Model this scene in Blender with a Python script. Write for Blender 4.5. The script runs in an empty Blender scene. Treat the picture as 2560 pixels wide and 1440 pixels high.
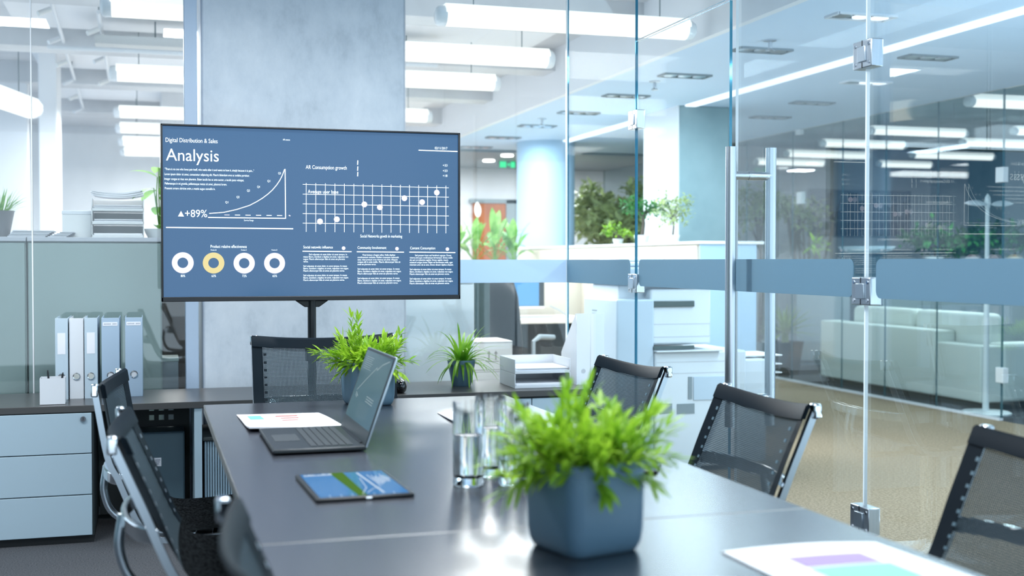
import bpy, bmesh, math, random
from mathutils import Vector, Matrix, Euler
random.seed(7)
PI = math.pi
S = bpy.context.scene
COL = S.collection

# ------------------------------------------------------------------ camera
F = 3000.0
TH = math.radians(16.82)
PT = math.radians(1.30)
HC = 1.256
cam_d = bpy.data.cameras.new('camera')
cam_d.sensor_width = 36.0
cam_d.lens = F / 2560 * 36.0
cam_d.clip_end = 200
cam_d.dof.use_dof = True
cam_d.dof.focus_distance = 4.75
cam_d.dof.aperture_fstop = 2.6
cam = bpy.data.objects.new('camera', cam_d)
COL.objects.link(cam)
cam.location = (0, 0, HC)
cam.rotation_euler = (PI / 2 - PT, 0, -TH)
S.camera = cam

def U(px, py, X=None, Y=None, Z=None):
    x = (px - 1280) / F
    y = -(py - 720) / F
    f = math.cos(PT) + y * math.sin(PT)
    z = -math.sin(PT) + y * math.cos(PT)
    d = (x * math.cos(TH) + f * math.sin(TH), -x * math.sin(TH) + f * math.cos(TH), z)
    t = X / d[0] if X is not None else Y / d[1] if Y is not None else (Z - HC) / d[2]
    return Vector((d[0] * t, d[1] * t, HC + d[2] * t))

# ------------------------------------------------------------------ materials
def lin(r, g, b):
    f = lambda c: (c / 12.92 if c <= .04045 else ((c + .055) / 1.055) ** 2.4)
    return (f(r / 255), f(g / 255), f(b / 255), 1)

def mat(name, rgb, rough=.5, metal=0, spec=.5, coat=0, crough=.03, emit=None, es=0, trans=0, ior=1.45):
    m = bpy.data.materials.new(name)
    m.use_nodes = True
    p = m.node_tree.nodes['Principled BSDF']
    p.inputs['Base Color'].default_value = lin(*rgb)
    p.inputs['Roughness'].default_value = rough
    p.inputs['Metallic'].default_value = metal
    p.inputs['Specular IOR Level'].default_value = spec
    p.inputs['Coat Weight'].default_value = coat
    p.inputs['Coat Roughness'].default_value = crough
    p.inputs['Transmission Weight'].default_value = trans
    p.inputs['IOR'].default_value = ior
    if emit:
        p.inputs['Emission Color'].default_value = lin(*emit)
        p.inputs['Emission Strength'].default_value = es
    return m

def nodes(m):
    return m.node_tree.nodes, m.node_tree.links, m.node_tree.nodes['Principled BSDF']

def noise_col(m, rgb2, scale=4, detail=6, lo=.35, hi=.65, rough=.6, stretch=None, bump=0, second=None):
    n, l, p = nodes(m)
    c1 = p.inputs['Base Color'].default_value[:]
    tc = n.new('ShaderNodeTexCoord')
    mp = n.new('ShaderNodeMapping')
    if stretch:
        mp.inputs['Scale'].default_value = stretch
    l.new(tc.outputs['Object'], mp.inputs['Vector'])
    tx = n.new('ShaderNodeTexNoise')
    tx.inputs['Scale'].default_value = scale
    tx.inputs['Detail'].default_value = detail
    tx.inputs['Roughness'].default_value = rough
    l.new(mp.outputs[0], tx.inputs['Vector'])
    r = n.new('ShaderNodeValToRGB')
    r.color_ramp.elements[0].position = lo
    r.color_ramp.elements[0].color = c1
    r.color_ramp.elements[1].position = hi
    r.color_ramp.elements[1].color = lin(*rgb2)
    if second:
        e = r.color_ramp.elements.new((lo + hi) / 2)
        e.color = lin(*second)
    l.new(tx.outputs['Fac'], r.inputs['Fac'])
    l.new(r.outputs['Color'], p.inputs['Base Color'])
    if bump:
        b = n.new('ShaderNodeBump')
        b.inputs['Strength'].default_value = bump
        b.inputs['Distance'].default_value = .01
        l.new(tx.outputs['Fac'], b.inputs['Height'])
        l.new(b.outputs[0], p.inputs['Normal'])
    return m

def glass_pane(name, tint, refl=1.0):
    # flat architectural glass: mirror reflection by viewing angle, tinted see-through
    m = bpy.data.materials.new(name)
    m.use_nodes = True
    n, l = m.node_tree.nodes, m.node_tree.links
    n.clear()
    out = n.new('ShaderNodeOutputMaterial')
    geo = n.new('ShaderNodeNewGeometry')
    dot = n.new('ShaderNodeVectorMath'); dot.operation = 'DOT_PRODUCT'
    l.new(geo.outputs['Incoming'], dot.inputs[0]); l.new(geo.outputs['Normal'], dot.inputs[1])
    ab = n.new('ShaderNodeMath'); ab.operation = 'ABSOLUTE'
    l.new(dot.outputs['Value'], ab.inputs[0])
    om = n.new('ShaderNodeMath'); om.operation = 'SUBTRACT'; om.inputs[0].default_value = 1
    l.new(ab.outputs[0], om.inputs[1])
    pw = n.new('ShaderNodeMath'); pw.operation = 'POWER'; pw.inputs[1].default_value = 5
    l.new(om.outputs[0], pw.inputs[0])
    ma = n.new('ShaderNodeMath'); ma.operation = 'MULTIPLY_ADD'
    ma.inputs[1].default_value = .96 * refl; ma.inputs[2].default_value = .04 * refl
    l.new(pw.outputs[0], ma.inputs[0])
    tr = n.new('ShaderNodeBsdfTransparent'); tr.inputs[0].default_value = tint
    gl = n.new('ShaderNodeBsdfGlossy'); gl.inputs['Roughness'].default_value = 0
    gl.inputs['Color'].default_value = (1, 1, 1, 1)
    mx = n.new('ShaderNodeMixShader')
    l.new(ma.outputs[0], mx.inputs[0]); l.new(tr.outputs[0], mx.inputs[1]); l.new(gl.outputs[0], mx.inputs[2])
    l.new(mx.outputs[0], out.inputs[0])
    return m

M_FROST = 1
def leaf_mat(name, rgb, rgb2, trans=.35, rough=.4):
    m = mat(name, rgb, rough)
    noise_col(m, rgb2, 9, 3, .3, .7)
    n, l, p = nodes(m)
    out = n['Material Output']
    tl = n.new('ShaderNodeBsdfTranslucent')
    src = p.inputs['Base Color'].links[0].from_socket
    l.new(src, tl.inputs['Color'])
    mx = n.new('ShaderNodeMixShader'); mx.inputs[0].default_value = trans
    l.new(p.outputs[0], mx.inputs[1]); l.new(tl.outputs[0], mx.inputs[2])
    l.new(mx.outputs[0], out.inputs[0])
    return m

def mesh_fabric(name, rgb, scale, hole, rough=.6, spec=.1):
    # open woven net: rows of small see-through holes
    m = mat(name, rgb, rough, spec=spec)
    n, l, p = nodes(m)
    out = n['Material Output']
    tc = n.new('ShaderNodeTexCoord')
    sep = n.new('ShaderNodeSeparateXYZ')
    l.new(tc.outputs['UV'], sep.inputs[0])
    def tri(sock):
        a = n.new('ShaderNodeMath'); a.operation = 'MULTIPLY'; a.inputs[1].default_value = scale
        l.new(sock, a.inputs[0])
        b = n.new('ShaderNodeMath'); b.operation = 'PINGPONG'; b.inputs[1].default_value = .5
        l.new(a.outputs[0], b.inputs[0])
        c = n.new('ShaderNodeMath'); c.operation = 'LESS_THAN'; c.inputs[1].default_value = hole * .5
        l.new(b.outputs[0], c.inputs[0])
        return c.outputs[0]
    mu = n.new('ShaderNodeMath'); mu.operation = 'MULTIPLY'
    l.new(tri(sep.outputs[0]), mu.inputs[0]); l.new(tri(sep.outputs[1]), mu.inputs[1])
    # the threads have depth: the holes close when seen along the cloth
    lw = n.new('ShaderNodeLayerWeight'); lw.inputs[0].default_value = .5
    mr = n.new('ShaderNodeMapRange'); mr.inputs[1].default_value = .35; mr.inputs[2].default_value = .85
    mr.inputs[3].default_value = 1; mr.inputs[4].default_value = 0
    l.new(lw.outputs['Facing'], mr.inputs[0])
    m3 = n.new('ShaderNodeMath'); m3.operation = 'MULTIPLY'
    l.new(mu.outputs[0], m3.inputs[0]); l.new(mr.outputs[0], m3.inputs[1]); mu = m3
    tr = n.new('ShaderNodeBsdfTransparent')
    mx = n.new('ShaderNodeMixShader')
    l.new(mu.outputs[0], mx.inputs[0]); l.new(p.outputs[0], mx.inputs[1]); l.new(tr.outputs[0], mx.inputs[2])
    l.new(mx.outputs[0], out.inputs[0])
    return m

def emitter(name, rgb, s):
    m = bpy.data.materials.new(name)
    m.use_nodes = True
    n, l = m.node_tree.nodes, m.node_tree.links
    n.clear()
    o = n.new('ShaderNodeOutputMaterial'); e = n.new('ShaderNodeEmission')
    e.inputs[0].default_value = lin(*rgb); e.inputs[1].default_value = s
    l.new(e.outputs[0], o.inputs[0])
    return m

M = {}
M['concrete'] = noise_col(mat('concrete', (160, 171, 181), .75), (212, 219, 226), 3.2, 12, .25, .68, .72, (1, 1, .6), .12, (194, 203, 212))
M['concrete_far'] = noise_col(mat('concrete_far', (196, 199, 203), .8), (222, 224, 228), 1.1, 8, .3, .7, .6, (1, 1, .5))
M['concrete_dark'] = noise_col(mat('concrete_dark', (120, 146, 152), .8), (150, 174, 180), 1.3, 8, .3, .7)
M['plaster'] = mat('white_plaster', (232, 234, 238), .7)
M['plaster_blue'] = mat('pale_blue_plaster', (166, 194, 216), .7)
M['ceil'] = mat('ceiling_daylight_tint', (202, 222, 242), .8)  # white ceilings, with the blue cast of daylight put into the colour
M['carpet_dark'] = noise_col(mat('carpet_dark', (58, 60, 64), .95, spec=.1), (96, 98, 102), 160, 3, .3, .7)
M['carpet_brown'] = noise_col(mat('carpet_brown', (122, 104, 84), .95, spec=.1), (184, 164, 138), 75, 6, .38, .62, .8)
M['carpet_grey'] = noise_col(mat('carpet_grey', (140, 144, 150), .95, spec=.1), (168, 171, 176), 60, 5, .3, .7, .7)
M['glass_back'] = glass_pane('clear_glass', (.965, .985, .985, 1), .9)
M['glass_side'] = glass_pane('clear_glass_side', (.92, .97, .985, 1), 2.1)
M['glass_fixed'] = glass_pane('clear_glass_fixed', (.94, .98, .99, 1), .06)
M['glass_far'] = glass_pane('clear_glass_far', (.94, .97, .975, 1), .8)
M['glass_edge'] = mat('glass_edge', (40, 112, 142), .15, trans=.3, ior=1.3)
M['glass_edge_far'] = mat('glass_edge_far', (60, 104, 112), .3)
M['joint'] = mat('white_silicone_joint', (246, 248, 250), .4)
M['glass_edge_lit'] = mat('glass_edge_painted_lit', (246, 252, 255), .15, spec=.8)  # pane edges that catch the light, their brightness put into the colour
M['frost'] = mat('frosted_film', (126, 162, 182), .5)
def _frost():
    n, l, p = nodes(M['frost'])
    tl = n.new('ShaderNodeBsdfTranslucent'); tl.inputs[0].default_value = lin(150, 176, 192)
    tr = n.new('ShaderNodeBsdfTransparent')
    mx = n.new('ShaderNodeMixShader'); mx.inputs[0].default_value = .45
    l.new(p.outputs[0], mx.inputs[1]); l.new(tl.outputs[0], mx.inputs[2])
    m2 = n.new('ShaderNodeMixShader'); m2.inputs[0].default_value = .06
    l.new(mx.outputs[0], m2.inputs[1]); l.new(tr.outputs[0], m2.inputs[2])
    l.new(m2.outputs[0], n['Material Output'].inputs[0])
_frost()
M['frost_backlit'] = M['frost'].copy(); M['frost_backlit'].node_tree.nodes['Principled BSDF'].inputs['Base Color'].default_value = lin(184, 208, 230)  # same film where light comes from behind, that brightness put into its colour
M['frost_backlit'].node_tree.nodes['Translucent BSDF'].inputs[0].default_value = lin(206, 224, 240)
M['steel'] = mat('brushed_steel', (196, 202, 208), .28, 1)
M['chrome'] = mat('chrome', (226, 230, 234), .08, 1)
M['alu'] = mat('aluminium', (196, 206, 214), .3, 1)
M['alu_paint'] = mat('pale_blue_aluminium', (172, 190, 210), .4)
M['table'] = noise_col(mat('dark_table_veneer', (42, 45, 53), .27, spec=.9, coat=.4, crough=.27), (54, 57, 64), 5, 8, .3, .7, .6, (14, 1, 1))
M['table_edge'] = mat('table_edge', (156, 156, 152), .35)
M['desk'] = noise_col(mat('dark_desk_veneer', (62, 60, 60), .28, spec=.9), (82, 79, 77), 5, 8, .3, .7, .6, (1, 14, 1))
M['desk_edge'] = mat('dark_desk_edge', (70, 70, 70), .4)
M['cab_white'] = mat('pale_blue_grey_lacquer', (168, 189, 201), .4)
M['cab_dark'] = mat('dark_carcass', (40, 48, 50), .6)
M['cab_charcoal'] = mat('charcoal', (34, 36, 38), .7)  # dark colour of plinth and carcass
M['black'] = mat('black_plastic', (20, 23, 27), .35)
M['black_gloss'] = mat('black_gloss', (8, 10, 12), .08, coat=.5)
M['leather'] = noise_col(mat('black_leather', (20, 20, 21), .35), (52, 46, 42), 6, 4, .4, .7)
M['band'] = mat('black_edge_band', (13, 24, 32), .5, spec=.1)
M['net'] = mesh_fabric('black_net', (50, 62, 69), 190, .46)
M['net_seat'] = noise_col(mat('black_woven_seat', (14, 16, 18), .6, spec=.0), (34, 38, 40), 120, 2, .4, .6)
M['white'] = mat('white_plastic', (222, 226, 231), .35)
M['offwhite'] = mat('offwhite_plastic', (226, 228, 228), .45)
M['cream'] = mat('cream_panel', (208, 202, 190), .6)
M['pink_wood'] = mat('pale_wood', (226, 206, 198), .6)
M['paper'] = mat('paper', (244, 244, 248), .7)
M['paper_blue'] = mat('blue_folder', (110, 150, 185), .6)
M['grey_cab'] = mat('grey_green_cabinet', (142, 160, 158), .3)
M['grey_cab_top'] = mat('grey_cabinet_top', (186, 190, 198), .4)
M['pot'] = mat('slate_blue_pot', (92, 122, 142), .45)
M['pot_grey'] = mat('grey_pot', (110, 112, 116), .6)
M['soil'] = mat('soil', (44, 38, 30), .95)
M['leaf'] = leaf_mat('fresh_leaf', (108, 164, 34), (178, 212, 66), .35)
M['leaf_spider'] = leaf_mat('spider_leaf', (84, 150, 30), (160, 205, 70), .35)
M['leaf_lily'] = leaf_mat('lily_leaf', (82, 146, 50), (160, 200, 118), .35)
M['leaf_dark'] = leaf_mat('dark_leaf', (36, 110, 58), (76, 150, 70), .3)
M['leaf_pale'] = leaf_mat('grey_green_leaf', (142, 160, 126), (190, 204, 136), .4)
M['leaf_ol'] = leaf_mat('olive_leaf', (110, 130, 60), (150, 168, 90), .3)
M['petal'] = mat('white_petal', (246, 246, 240), .6)
M['bark'] = mat('bark', (92, 86, 80), .9)
M['screen'] = mat('screen_blue', (22, 36, 50), .13, emit=(40, 90, 138), es=.66, spec=.7)
M['ink'] = emitter('screen_white', (236, 250, 255), 1.5)
M['ink_y'] = emitter('screen_yellow', (232, 218, 160), .9)
M['ink_l'] = emitter('screen_lilac', (226, 226, 246), 1.05)
M['lamp'] = emitter('lamp_glow', (255, 253, 246), 1.25)
M['strip'] = emitter('strip_glow', (236, 246, 255), 1.4)
M['down'] = emitter('downlight_glow', (255, 253, 248), 6)
M['lamp_cap'] = mat('lamp_cap', (232, 236, 240), .25)
M['lamp_top'] = mat('lamp_top', (240, 240, 238), .3, emit=(250, 249, 240), es=.6)
M['green_sign'] = emitter('exit_green', (20, 225, 140), 1.0)
M['tumbler'] = mat('tumbler_glass', (255, 255, 255), 0, trans=1, ior=1.45)
M['water'] = mat('water', (255, 255, 255), 0, trans=1, ior=1.33)
M['laptop'] = mat('dark_laptop', (50, 55, 58), .35, .3)
M['laptop_key'] = mat('laptop_key', (58, 64, 68), .5)
M['laptop_screen'] = mat('laptop_screen', (52, 78, 86), .12, emit=(84, 120, 128), es=.12)
M['laptop_ink'] = emitter('laptop_ink', (200, 220, 226), .55)
M['tab_screen'] = mat('tablet_screen', (40, 84, 124), .1, emit=(48, 108, 160), es=.26)
M['tab_green'] = emitter('tablet_green', (120, 175, 80), .4)
M['tab_white'] = emitter('tablet_white', (220, 236, 250), .8)
M['brown_door'] = noise_col(mat('brown_door', (140, 76, 34), .5), (168, 96, 44), 3, 5, .3, .7, .6, (8, 8, 1))
M['card'] = mat('white_carton', (190, 188, 184), .7)
M['card_ink'] = mat('carton_print', (120, 116, 112), .7)
M['sofa'] = mat('white_leather', (214, 218, 210), .5)
M['printer'] = mat('printer_white', (206, 213, 219), .4)
M['printer_b'] = mat('printer_bluegrey', (178, 193, 206), .4)
M['printer_d'] = mat('printer_dark', (70, 84, 84), .4)
M['binder'] = mat('binder_bluegrey', (170, 192, 212), .5)
M['binder_pale'] = mat('binder_pale_blue', (192, 210, 222), .5)
M['label'] = mat('spine_label', (240, 242, 248), .6)
M['label_ink'] = mat('spine_print', (150, 160, 175), .6)
M['chart_blue'] = mat('chart_blue', (110, 176, 212), .7)
M['chart_red'] = mat('chart_red', (178, 104, 100), .7)
M['chart_purple'] = mat('chart_purple', (164, 142, 200), .7)
M['chart_green'] = mat('chart_green', (140, 192, 174), .7)
M['chart_grey'] = mat('chart_grey', (190, 194, 200), .7)
M['mid_grey'] = mat('mid_grey_paint', (128, 140, 146), .5)
M['pc'] = mat('steel_blue_metal', (76, 100, 112), .45)
M['tambour'] = mat('ribbed_tambour', (150, 172, 186), .4)
M['picture'] = mat('grey_print_sky', (128, 142, 154), .5)
M['picture_d'] = mat('grey_print_tower', (84, 98, 108), .5)
M['picture_dd'] = mat('grey_print_dark', (60, 74, 84), .5)
M['bowl'] = mat('pale_blue_bowl', (232, 246, 255), .3)
M['screen_off'] = mat('blue_screen', (60, 110, 150), .2, emit=(70, 125, 170), es=.5)
M['duct'] = mat('pale_metal_tray', (206, 208, 208), .5)
M['dark_green'] = mat('dark_green_glass', (40, 56, 56), .25)
M['brass'] = mat('brass', (200, 196, 186), .25, 1)

# ------------------------------------------------------------------ mesh builder
class MB:
    def __init__(s):
        s.bm = bmesh.new()
        s.mi = 0
        s.uv = None
    def face(s, vs):
        try:
            f = s.bm.faces.new(vs)
            f.material_index = s.mi
            return f
        except ValueError:
            return None
    def hexa(s, p):
        v = [s.bm.verts.new(q) for q in p]
        for i in ((0, 3, 2, 1), (4, 5, 6, 7), (0, 1, 5, 4), (1, 2, 6, 5), (2, 3, 7, 6), (3, 0, 4, 7)):
            s.face([v[k] for k in i])
    def box(s, x0, x1, y0, y1, z0, z1, mtx=None):
        p = [Vector(q) for q in ((x0, y0, z0), (x1, y0, z0), (x1, y1, z0), (x0, y1, z0),
                                 (x0, y0, z1), (x1, y0, z1), (x1, y1, z1), (x0, y1, z1))]
        if mtx:
            p = [mtx @ q for q in p]
        s.hexa(p)
    def quad(s, *p):
        s.face([s.bm.verts.new(q) for q in p])
    def poly(s, p):
        s.face([s.bm.verts.new(q) for q in p])
    def loft(s, rings, cap0=True, cap1=True, close=True):
        R = [[s.bm.verts.new(q) for q in r] for r in rings]
        n = len(R[0])
        for a, b in zip(R, R[1:]):
            for i in range(n if close else n - 1):
                j = (i + 1) % n
                s.face([a[i], a[j], b[j], b[i]])
        if cap0:
            s.face(R[0][::-1])
        if cap1:
            s.face(R[-1])
    def lathe(s, prof, seg=32, c=(0, 0, 0), cap0=True, cap1=True):
        rings = []
        for r, z in prof:
            rings.append([(c[0] + r * math.cos(2 * PI * i / seg), c[1] + r * math.sin(2 * PI * i / seg), c[2] + z) for i in range(seg)])
        s.loft(rings, cap0, cap1)
    def tube(s, pts, r, seg=10, caps=True):
        pts = [Vector(p) for p in pts]
        rings = []
        up = Vector((0, 0, 1))
        prev = None
        for i, p in enumerate(pts):
            t = (pts[min(i + 1, len(pts) - 1)] - pts[max(i - 1, 0)]).normalized()
            if prev is None:
                a = t.cross(up)
                if a.length < .05:
                    a = t.cross(Vector((1, 0, 0)))
            else:
                a = prev - t * prev.dot(t)
            a.normalize()
            prev = a
            b = t.cross(a)
            rr = r[i] if isinstance(r, (list, tuple)) else r
            rings.append([p + (a * math.cos(2 * PI * k / seg) + b * math.sin(2 * PI * k / seg)) * rr for k in range(seg)])
        s.loft(rings, caps, caps)
    def cyl(s, p0, p1, r, seg=20):
        s.tube([p0, p1], r, seg)
    def prism(s, poly, off):
        # polygon (3-D points) extruded along off
        off = Vector(off)
        a = [Vector(p) for p in poly]
        s.loft([a, [p + off for p in a]])
    def build(s, name, m, parent=None, bevel=0, seg=2, smooth=True, loc=None, kind=None):
        bmesh.ops.recalc_face_normals(s.bm, faces=s.bm.faces[:])
        me = bpy.data.meshes.new(name)
        s.bm.to_mesh(me)
        s.bm.free()
        for q in (m if isinstance(m, (list, tuple)) else [m]):
            me.materials.append(M[q] if isinstance(q, str) else q)
        if smooth:
            me.polygons.foreach_set('use_smooth', [True] * len(me.polygons))
            me.set_sharp_from_angle(angle=math.radians(38))
        o = bpy.data.objects.new(name, me)
        COL.objects.link(o)
        if parent:
            o.parent = parent
        if loc:
            o.location = loc
        if bevel:
            b = o.modifiers.new('bevel', 'BEVEL')
            b.width = bevel
            b.segments = seg
            b.limit_method = 'ANGLE'
            b.angle_limit = math.radians(50)
        if kind:
            o['kind'] = kind
        return o

def thing(name, label, cat, loc=(0, 0, 0), rz=0, group=None):
    o = bpy.data.objects.new(name, None)
    COL.objects.link(o)
    o.empty_display_size = .1
    o.location = loc
    o.rotation_euler = (0, 0, rz)
    return tag(o, label, cat, group)

def tag(o, label, cat, group=None, kind=None):
    o['label'] = label
    o['category'] = cat
    if group:
        o['group'] = group
    if kind:
        o['kind'] = kind
    return o

def struct(o, label, cat):
    return tag(o, label, cat, None, 'structure')

def kids(o):
    return [c for c in o.children]

def copy_tree(o, parent=None):
    c = o.copy()
    COL.objects.link(c)
    c.parent = parent
    for k in kids(o):
        copy_tree(k, c)
    return c

def dup(root, loc, rz, label, group=None):
    c = copy_tree(root)
    c.location = loc
    c.rotation_euler = (0, 0, rz)
    c['label'] = label
    if group:
        c['group'] = group
    return c

def bx(name, m, x0, x1, y0, y1, z0, z1, parent=None, bevel=0, kind=None):
    b = MB()
    b.box(x0, x1, y0, y1, z0, z1)
    return b.build(name, m, parent, bevel, kind=kind)
# ------------------------------------------------------------------ setting
GX, GY = 2.21, 6.25          # glass side wall, glass back wall
RY = 16.5                    # far wall of the office
struct(bx('floor', 'carpet_dark', -4, GX, -3, GY, -.08, 0), 'dark grey carpet of the meeting room under the table', 'floor')
struct(bx('floor_corridor', 'carpet_brown', GX, 6.4, -3, RY, -.08, 0), 'brown carpet of the corridor beyond the glass doors', 'floor')
struct(bx('floor_office', 'carpet_grey', -6, GX, GY, RY, -.08, 0), 'pale grey carpet of the open office behind the glass back wall', 'floor')
struct(bx('floor_lounge', 'carpet_dark', 6.4, 12, -3, RY, -.08, 0), 'dark carpet of the lounge behind the far glass wall', 'floor')
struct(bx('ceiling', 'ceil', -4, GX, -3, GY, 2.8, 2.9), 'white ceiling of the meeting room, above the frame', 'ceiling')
struct(bx('ceiling_office', 'concrete_far', -6, 3.215, GY, RY, 3.0, 3.1), 'grey concrete ceiling of the open office', 'ceiling')
struct(bx('ceiling_hall', 'concrete_far', GX, 3.215, -3, GY, 3.0, 3.1), 'grey concrete ceiling strip above the glass doors', 'ceiling')
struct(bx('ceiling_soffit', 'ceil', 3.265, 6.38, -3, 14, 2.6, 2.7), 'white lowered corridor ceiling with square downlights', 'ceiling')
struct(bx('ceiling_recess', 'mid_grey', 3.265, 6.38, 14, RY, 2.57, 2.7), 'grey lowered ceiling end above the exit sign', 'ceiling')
struct(bx('ceiling_lounge', 'concrete_dark', 6.42, 12, -3, RY, 3.0, 3.1), 'dark concrete ceiling of the lounge', 'ceiling')
struct(bx('wall_bulkhead', 'plaster', 3.215, 3.265, -3, RY, 2.6, 3.1), 'white drop face between the high and the low ceiling', 'wall')
struct(bx('wall_header', 'plaster', 6.38, 6.42, -3, RY, 2.6, 3.1), 'white header above the far glass wall', 'wall')
struct(bx('wall_rear', 'concrete_far', -6, 12, RY, RY + .15, 0, 3.1), 'concrete far wall of the office', 'wall')
struct(bx('wall_right', 'concrete_dark', 12, 12.15, 5, RY, 0, 3.1), 'dark concrete side wall of the lounge', 'wall')
struct(bx('wall_left', 'concrete_dark', -3.6, -3.5, -3, GY, 0, 2.9), 'grey side wall of the meeting room, outside the frame', 'wall')
# concrete column between the glass panes
def column(name, m, x0, x1, y0, y1, z1, label, bev=.012):
    o = bx(name, m, x0, x1, y0, y1, 0, z1, None, bev)
    return struct(o, label, 'column')
cx0, cx1 = .257, 1.302
column('wall_column', 'concrete', cx0, cx1, GY + .0, GY + .75, 3.0, 'broad raw concrete column behind the television')
struct(bx('trim_1', 'alu_paint', .172, .236, GY - .03, GY + .05, 0, 2.8, None, .004), 'pale blue upright profile between glass pane and concrete column', 'trim')
# far columns in the office
p = U(402, 300, Y=12.5); q = U(463, 300, Y=12.5)
column('wall_pillar', 'concrete_far', p.x, q.x + .35, 12.5, 13.2, 3.0, 'far grey concrete pillar left of the television top')
p = U(96, 300, Y=10.4); q = U(143, 300, Y=10.4)
column('wall_pier', 'plaster', p.x, q.x, 10.4, 10.9, 3.0, 'white pier at the left behind the paper trays')
p = U(-60, 300, Y=11.4); q = U(70, 300, Y=11.4)
column('wall_side', 'plaster', p.x - 1.5, q.x, 11.4, 11.55, 3.0, 'white wall at the far left behind the glass')
b = MB(); b.lathe([(.33, 0), (.33, 2.6)], 40, (4.33, 13.0, 0))
struct(b.build('wall_round_column', 'plaster_blue'), 'round pale blue column behind the peace lilies', 'column')
struct(bx('wall_corridor_column', 'concrete_dark', 4.40, 4.88, 9.55, 10.3, 0, 2.6, None, .01), 'square corridor column, grey on the front', 'column')
struct(bx('trim_2', 'plaster', 4.386, 4.399, 9.552, 10.298, 0, 2.6), 'lit side of the corridor column, its brightness painted on in white', 'trim')  # thin white sheet paints the light falling on this column side
# ceiling beams
for i, (y, w) in enumerate(((7.55, .3), (9.4, .3), (11.3, .3), (13.4, .3))):
    struct(bx('trim_%d' % (i + 3), 'concrete_far', -6, 3.215, y, y + w, 2.82, 3.0), 'concrete ceiling beam of the open office, number %s from the glass' % ('one', 'two', 'three', 'four')[i], 'beam')
for i, (y0, y1) in enumerate(((8.0, 9.3), (9.8, 11.2), (11.7, 13.3))):
    struct(bx('trim_%d' % (i + 7), 'plaster', -.9, 2.9, y0, y1, 2.94, 2.99), 'white acoustic ceiling panel %s in the open office' % ('nearest the glass', 'in the middle', 'farthest away')[i], 'ceiling panel')

# ------------------------------------------------------------------ glazing
def pane(name, x0, x1, y0, y1, z0, z1, gm, em, parent=None):
    b = MB()
    b.box(x0, x1, y0, y1, z0, z1)
    o = b.build(name, [gm, em], parent, smooth=False)
    flat = 0 if (x1 - x0) < (y1 - y0) else 1
    for f in o.data.polygons:
        if abs(f.normal[flat]) < .5:
            f.material_index = 1
    return o
T_ = .006
def back_pane(n, x0, x1, label):
    return struct(pane('window_%d' % n, x0, x1, GY - T_, GY + T_, 0, 2.8, 'glass_back', 'glass_edge_lit'), label, 'glass pane')
back_pane(1, -2.2, -.544, 'glass pane at the far left of the back wall')
struct(bx('trim_11', 'joint', -.544, -.538, GY - .0065, GY + .0065, 0, 2.8), 'thin white joint between the two left glass panes', 'joint')
struct(bx('trim_12', 'joint', GX - .009, GX - .004, GY - .0065, GY + .006, 0, 2.8), 'thin white joint at the glass corner', 'joint')
back_pane(2, -.538, .172, 'glass pane behind the ring binders')
w3 = back_pane(3, 1.302, GX - .01, 'glass pane between concrete column and glass corner')
bz0, bz1 = 1.137, 1.262
def band(parent, y0, y1, r0=True, r1=True):
    # frosted strip on the room side of the side glazing, rounded where it ends at a hinge
    b = MB(); r = .025
    def corner(cy, cz, a0):
        return [(GX - .010, cy + r * math.cos(a), cz + r * math.sin(a)) for a in [a0 + k * PI / 2 / 5 for k in range(6)]]
    poly = []
    poly += corner(y1 - r, bz1 - r, 0) if r1 else [(GX - .010, y1, bz1)]
    poly += corner(y0 + r, bz1 - r, PI / 2) if r0 else [(GX - .010, y0, bz1)]
    poly += corner(y0 + r, bz0 + r, PI) if r0 else [(GX - .010, y0, bz0)]
    poly += corner(y1 - r, bz0 + r, 1.5 * PI) if r1 else [(GX - .010, y1, bz0)]
    b.prism(poly, (.003, 0, 0))
    o = b.build('frosted_band', 'frost', parent, smooth=False)
    return o
bx('frosted_band', 'frost_backlit', 1.306, GX - .012, GY - .010, GY - .007, bz0, bz1, w3)
HY1, HY2 = 5.275, 3.37
def side_pane(name, y0, y1, z0, z1, label, cat, em='glass_edge', gm='glass_side'):
    return struct(pane(name, GX - T_, GX + T_, y0, y1, z0, z1, gm, em), label, cat)
w4 = side_pane('window_4', HY1 + .004, GY - .004, 0, 2.8, 'fixed glass pane between the corner and the far door', 'glass pane', 'glass_edge', 'glass_fixed')
band(w4, HY1 + .055, GY - .014, True, False)
w5 = side_pane('window_5', .3, HY2 - .006, 0, 2.8, 'fixed glass pane nearest the camera on the right', 'glass pane', 'glass_edge_lit')
band(w5, .31, HY2 - .07, False, True)
side_pane('window_6', HY2, HY1, 2.296, 2.8, 'glass transom above the two doors', 'glass pane', 'glass_edge', 'glass_fixed')
d1 = side_pane('door_1', 4.315, HY1 - .002, .012, 2.286, 'far leaf of the glass double door', 'glass door', 'glass_edge', 'glass_fixed')
band(d1, 4.322, HY1 - .055, False, True)
d2 = side_pane('door_2', HY2, 4.262, .012, 2.286, 'near leaf of the glass double door with the long steel pull handles', 'glass door', 'glass_edge_lit')
band(d2, HY2 + .06, 4.255, True, False)

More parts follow.
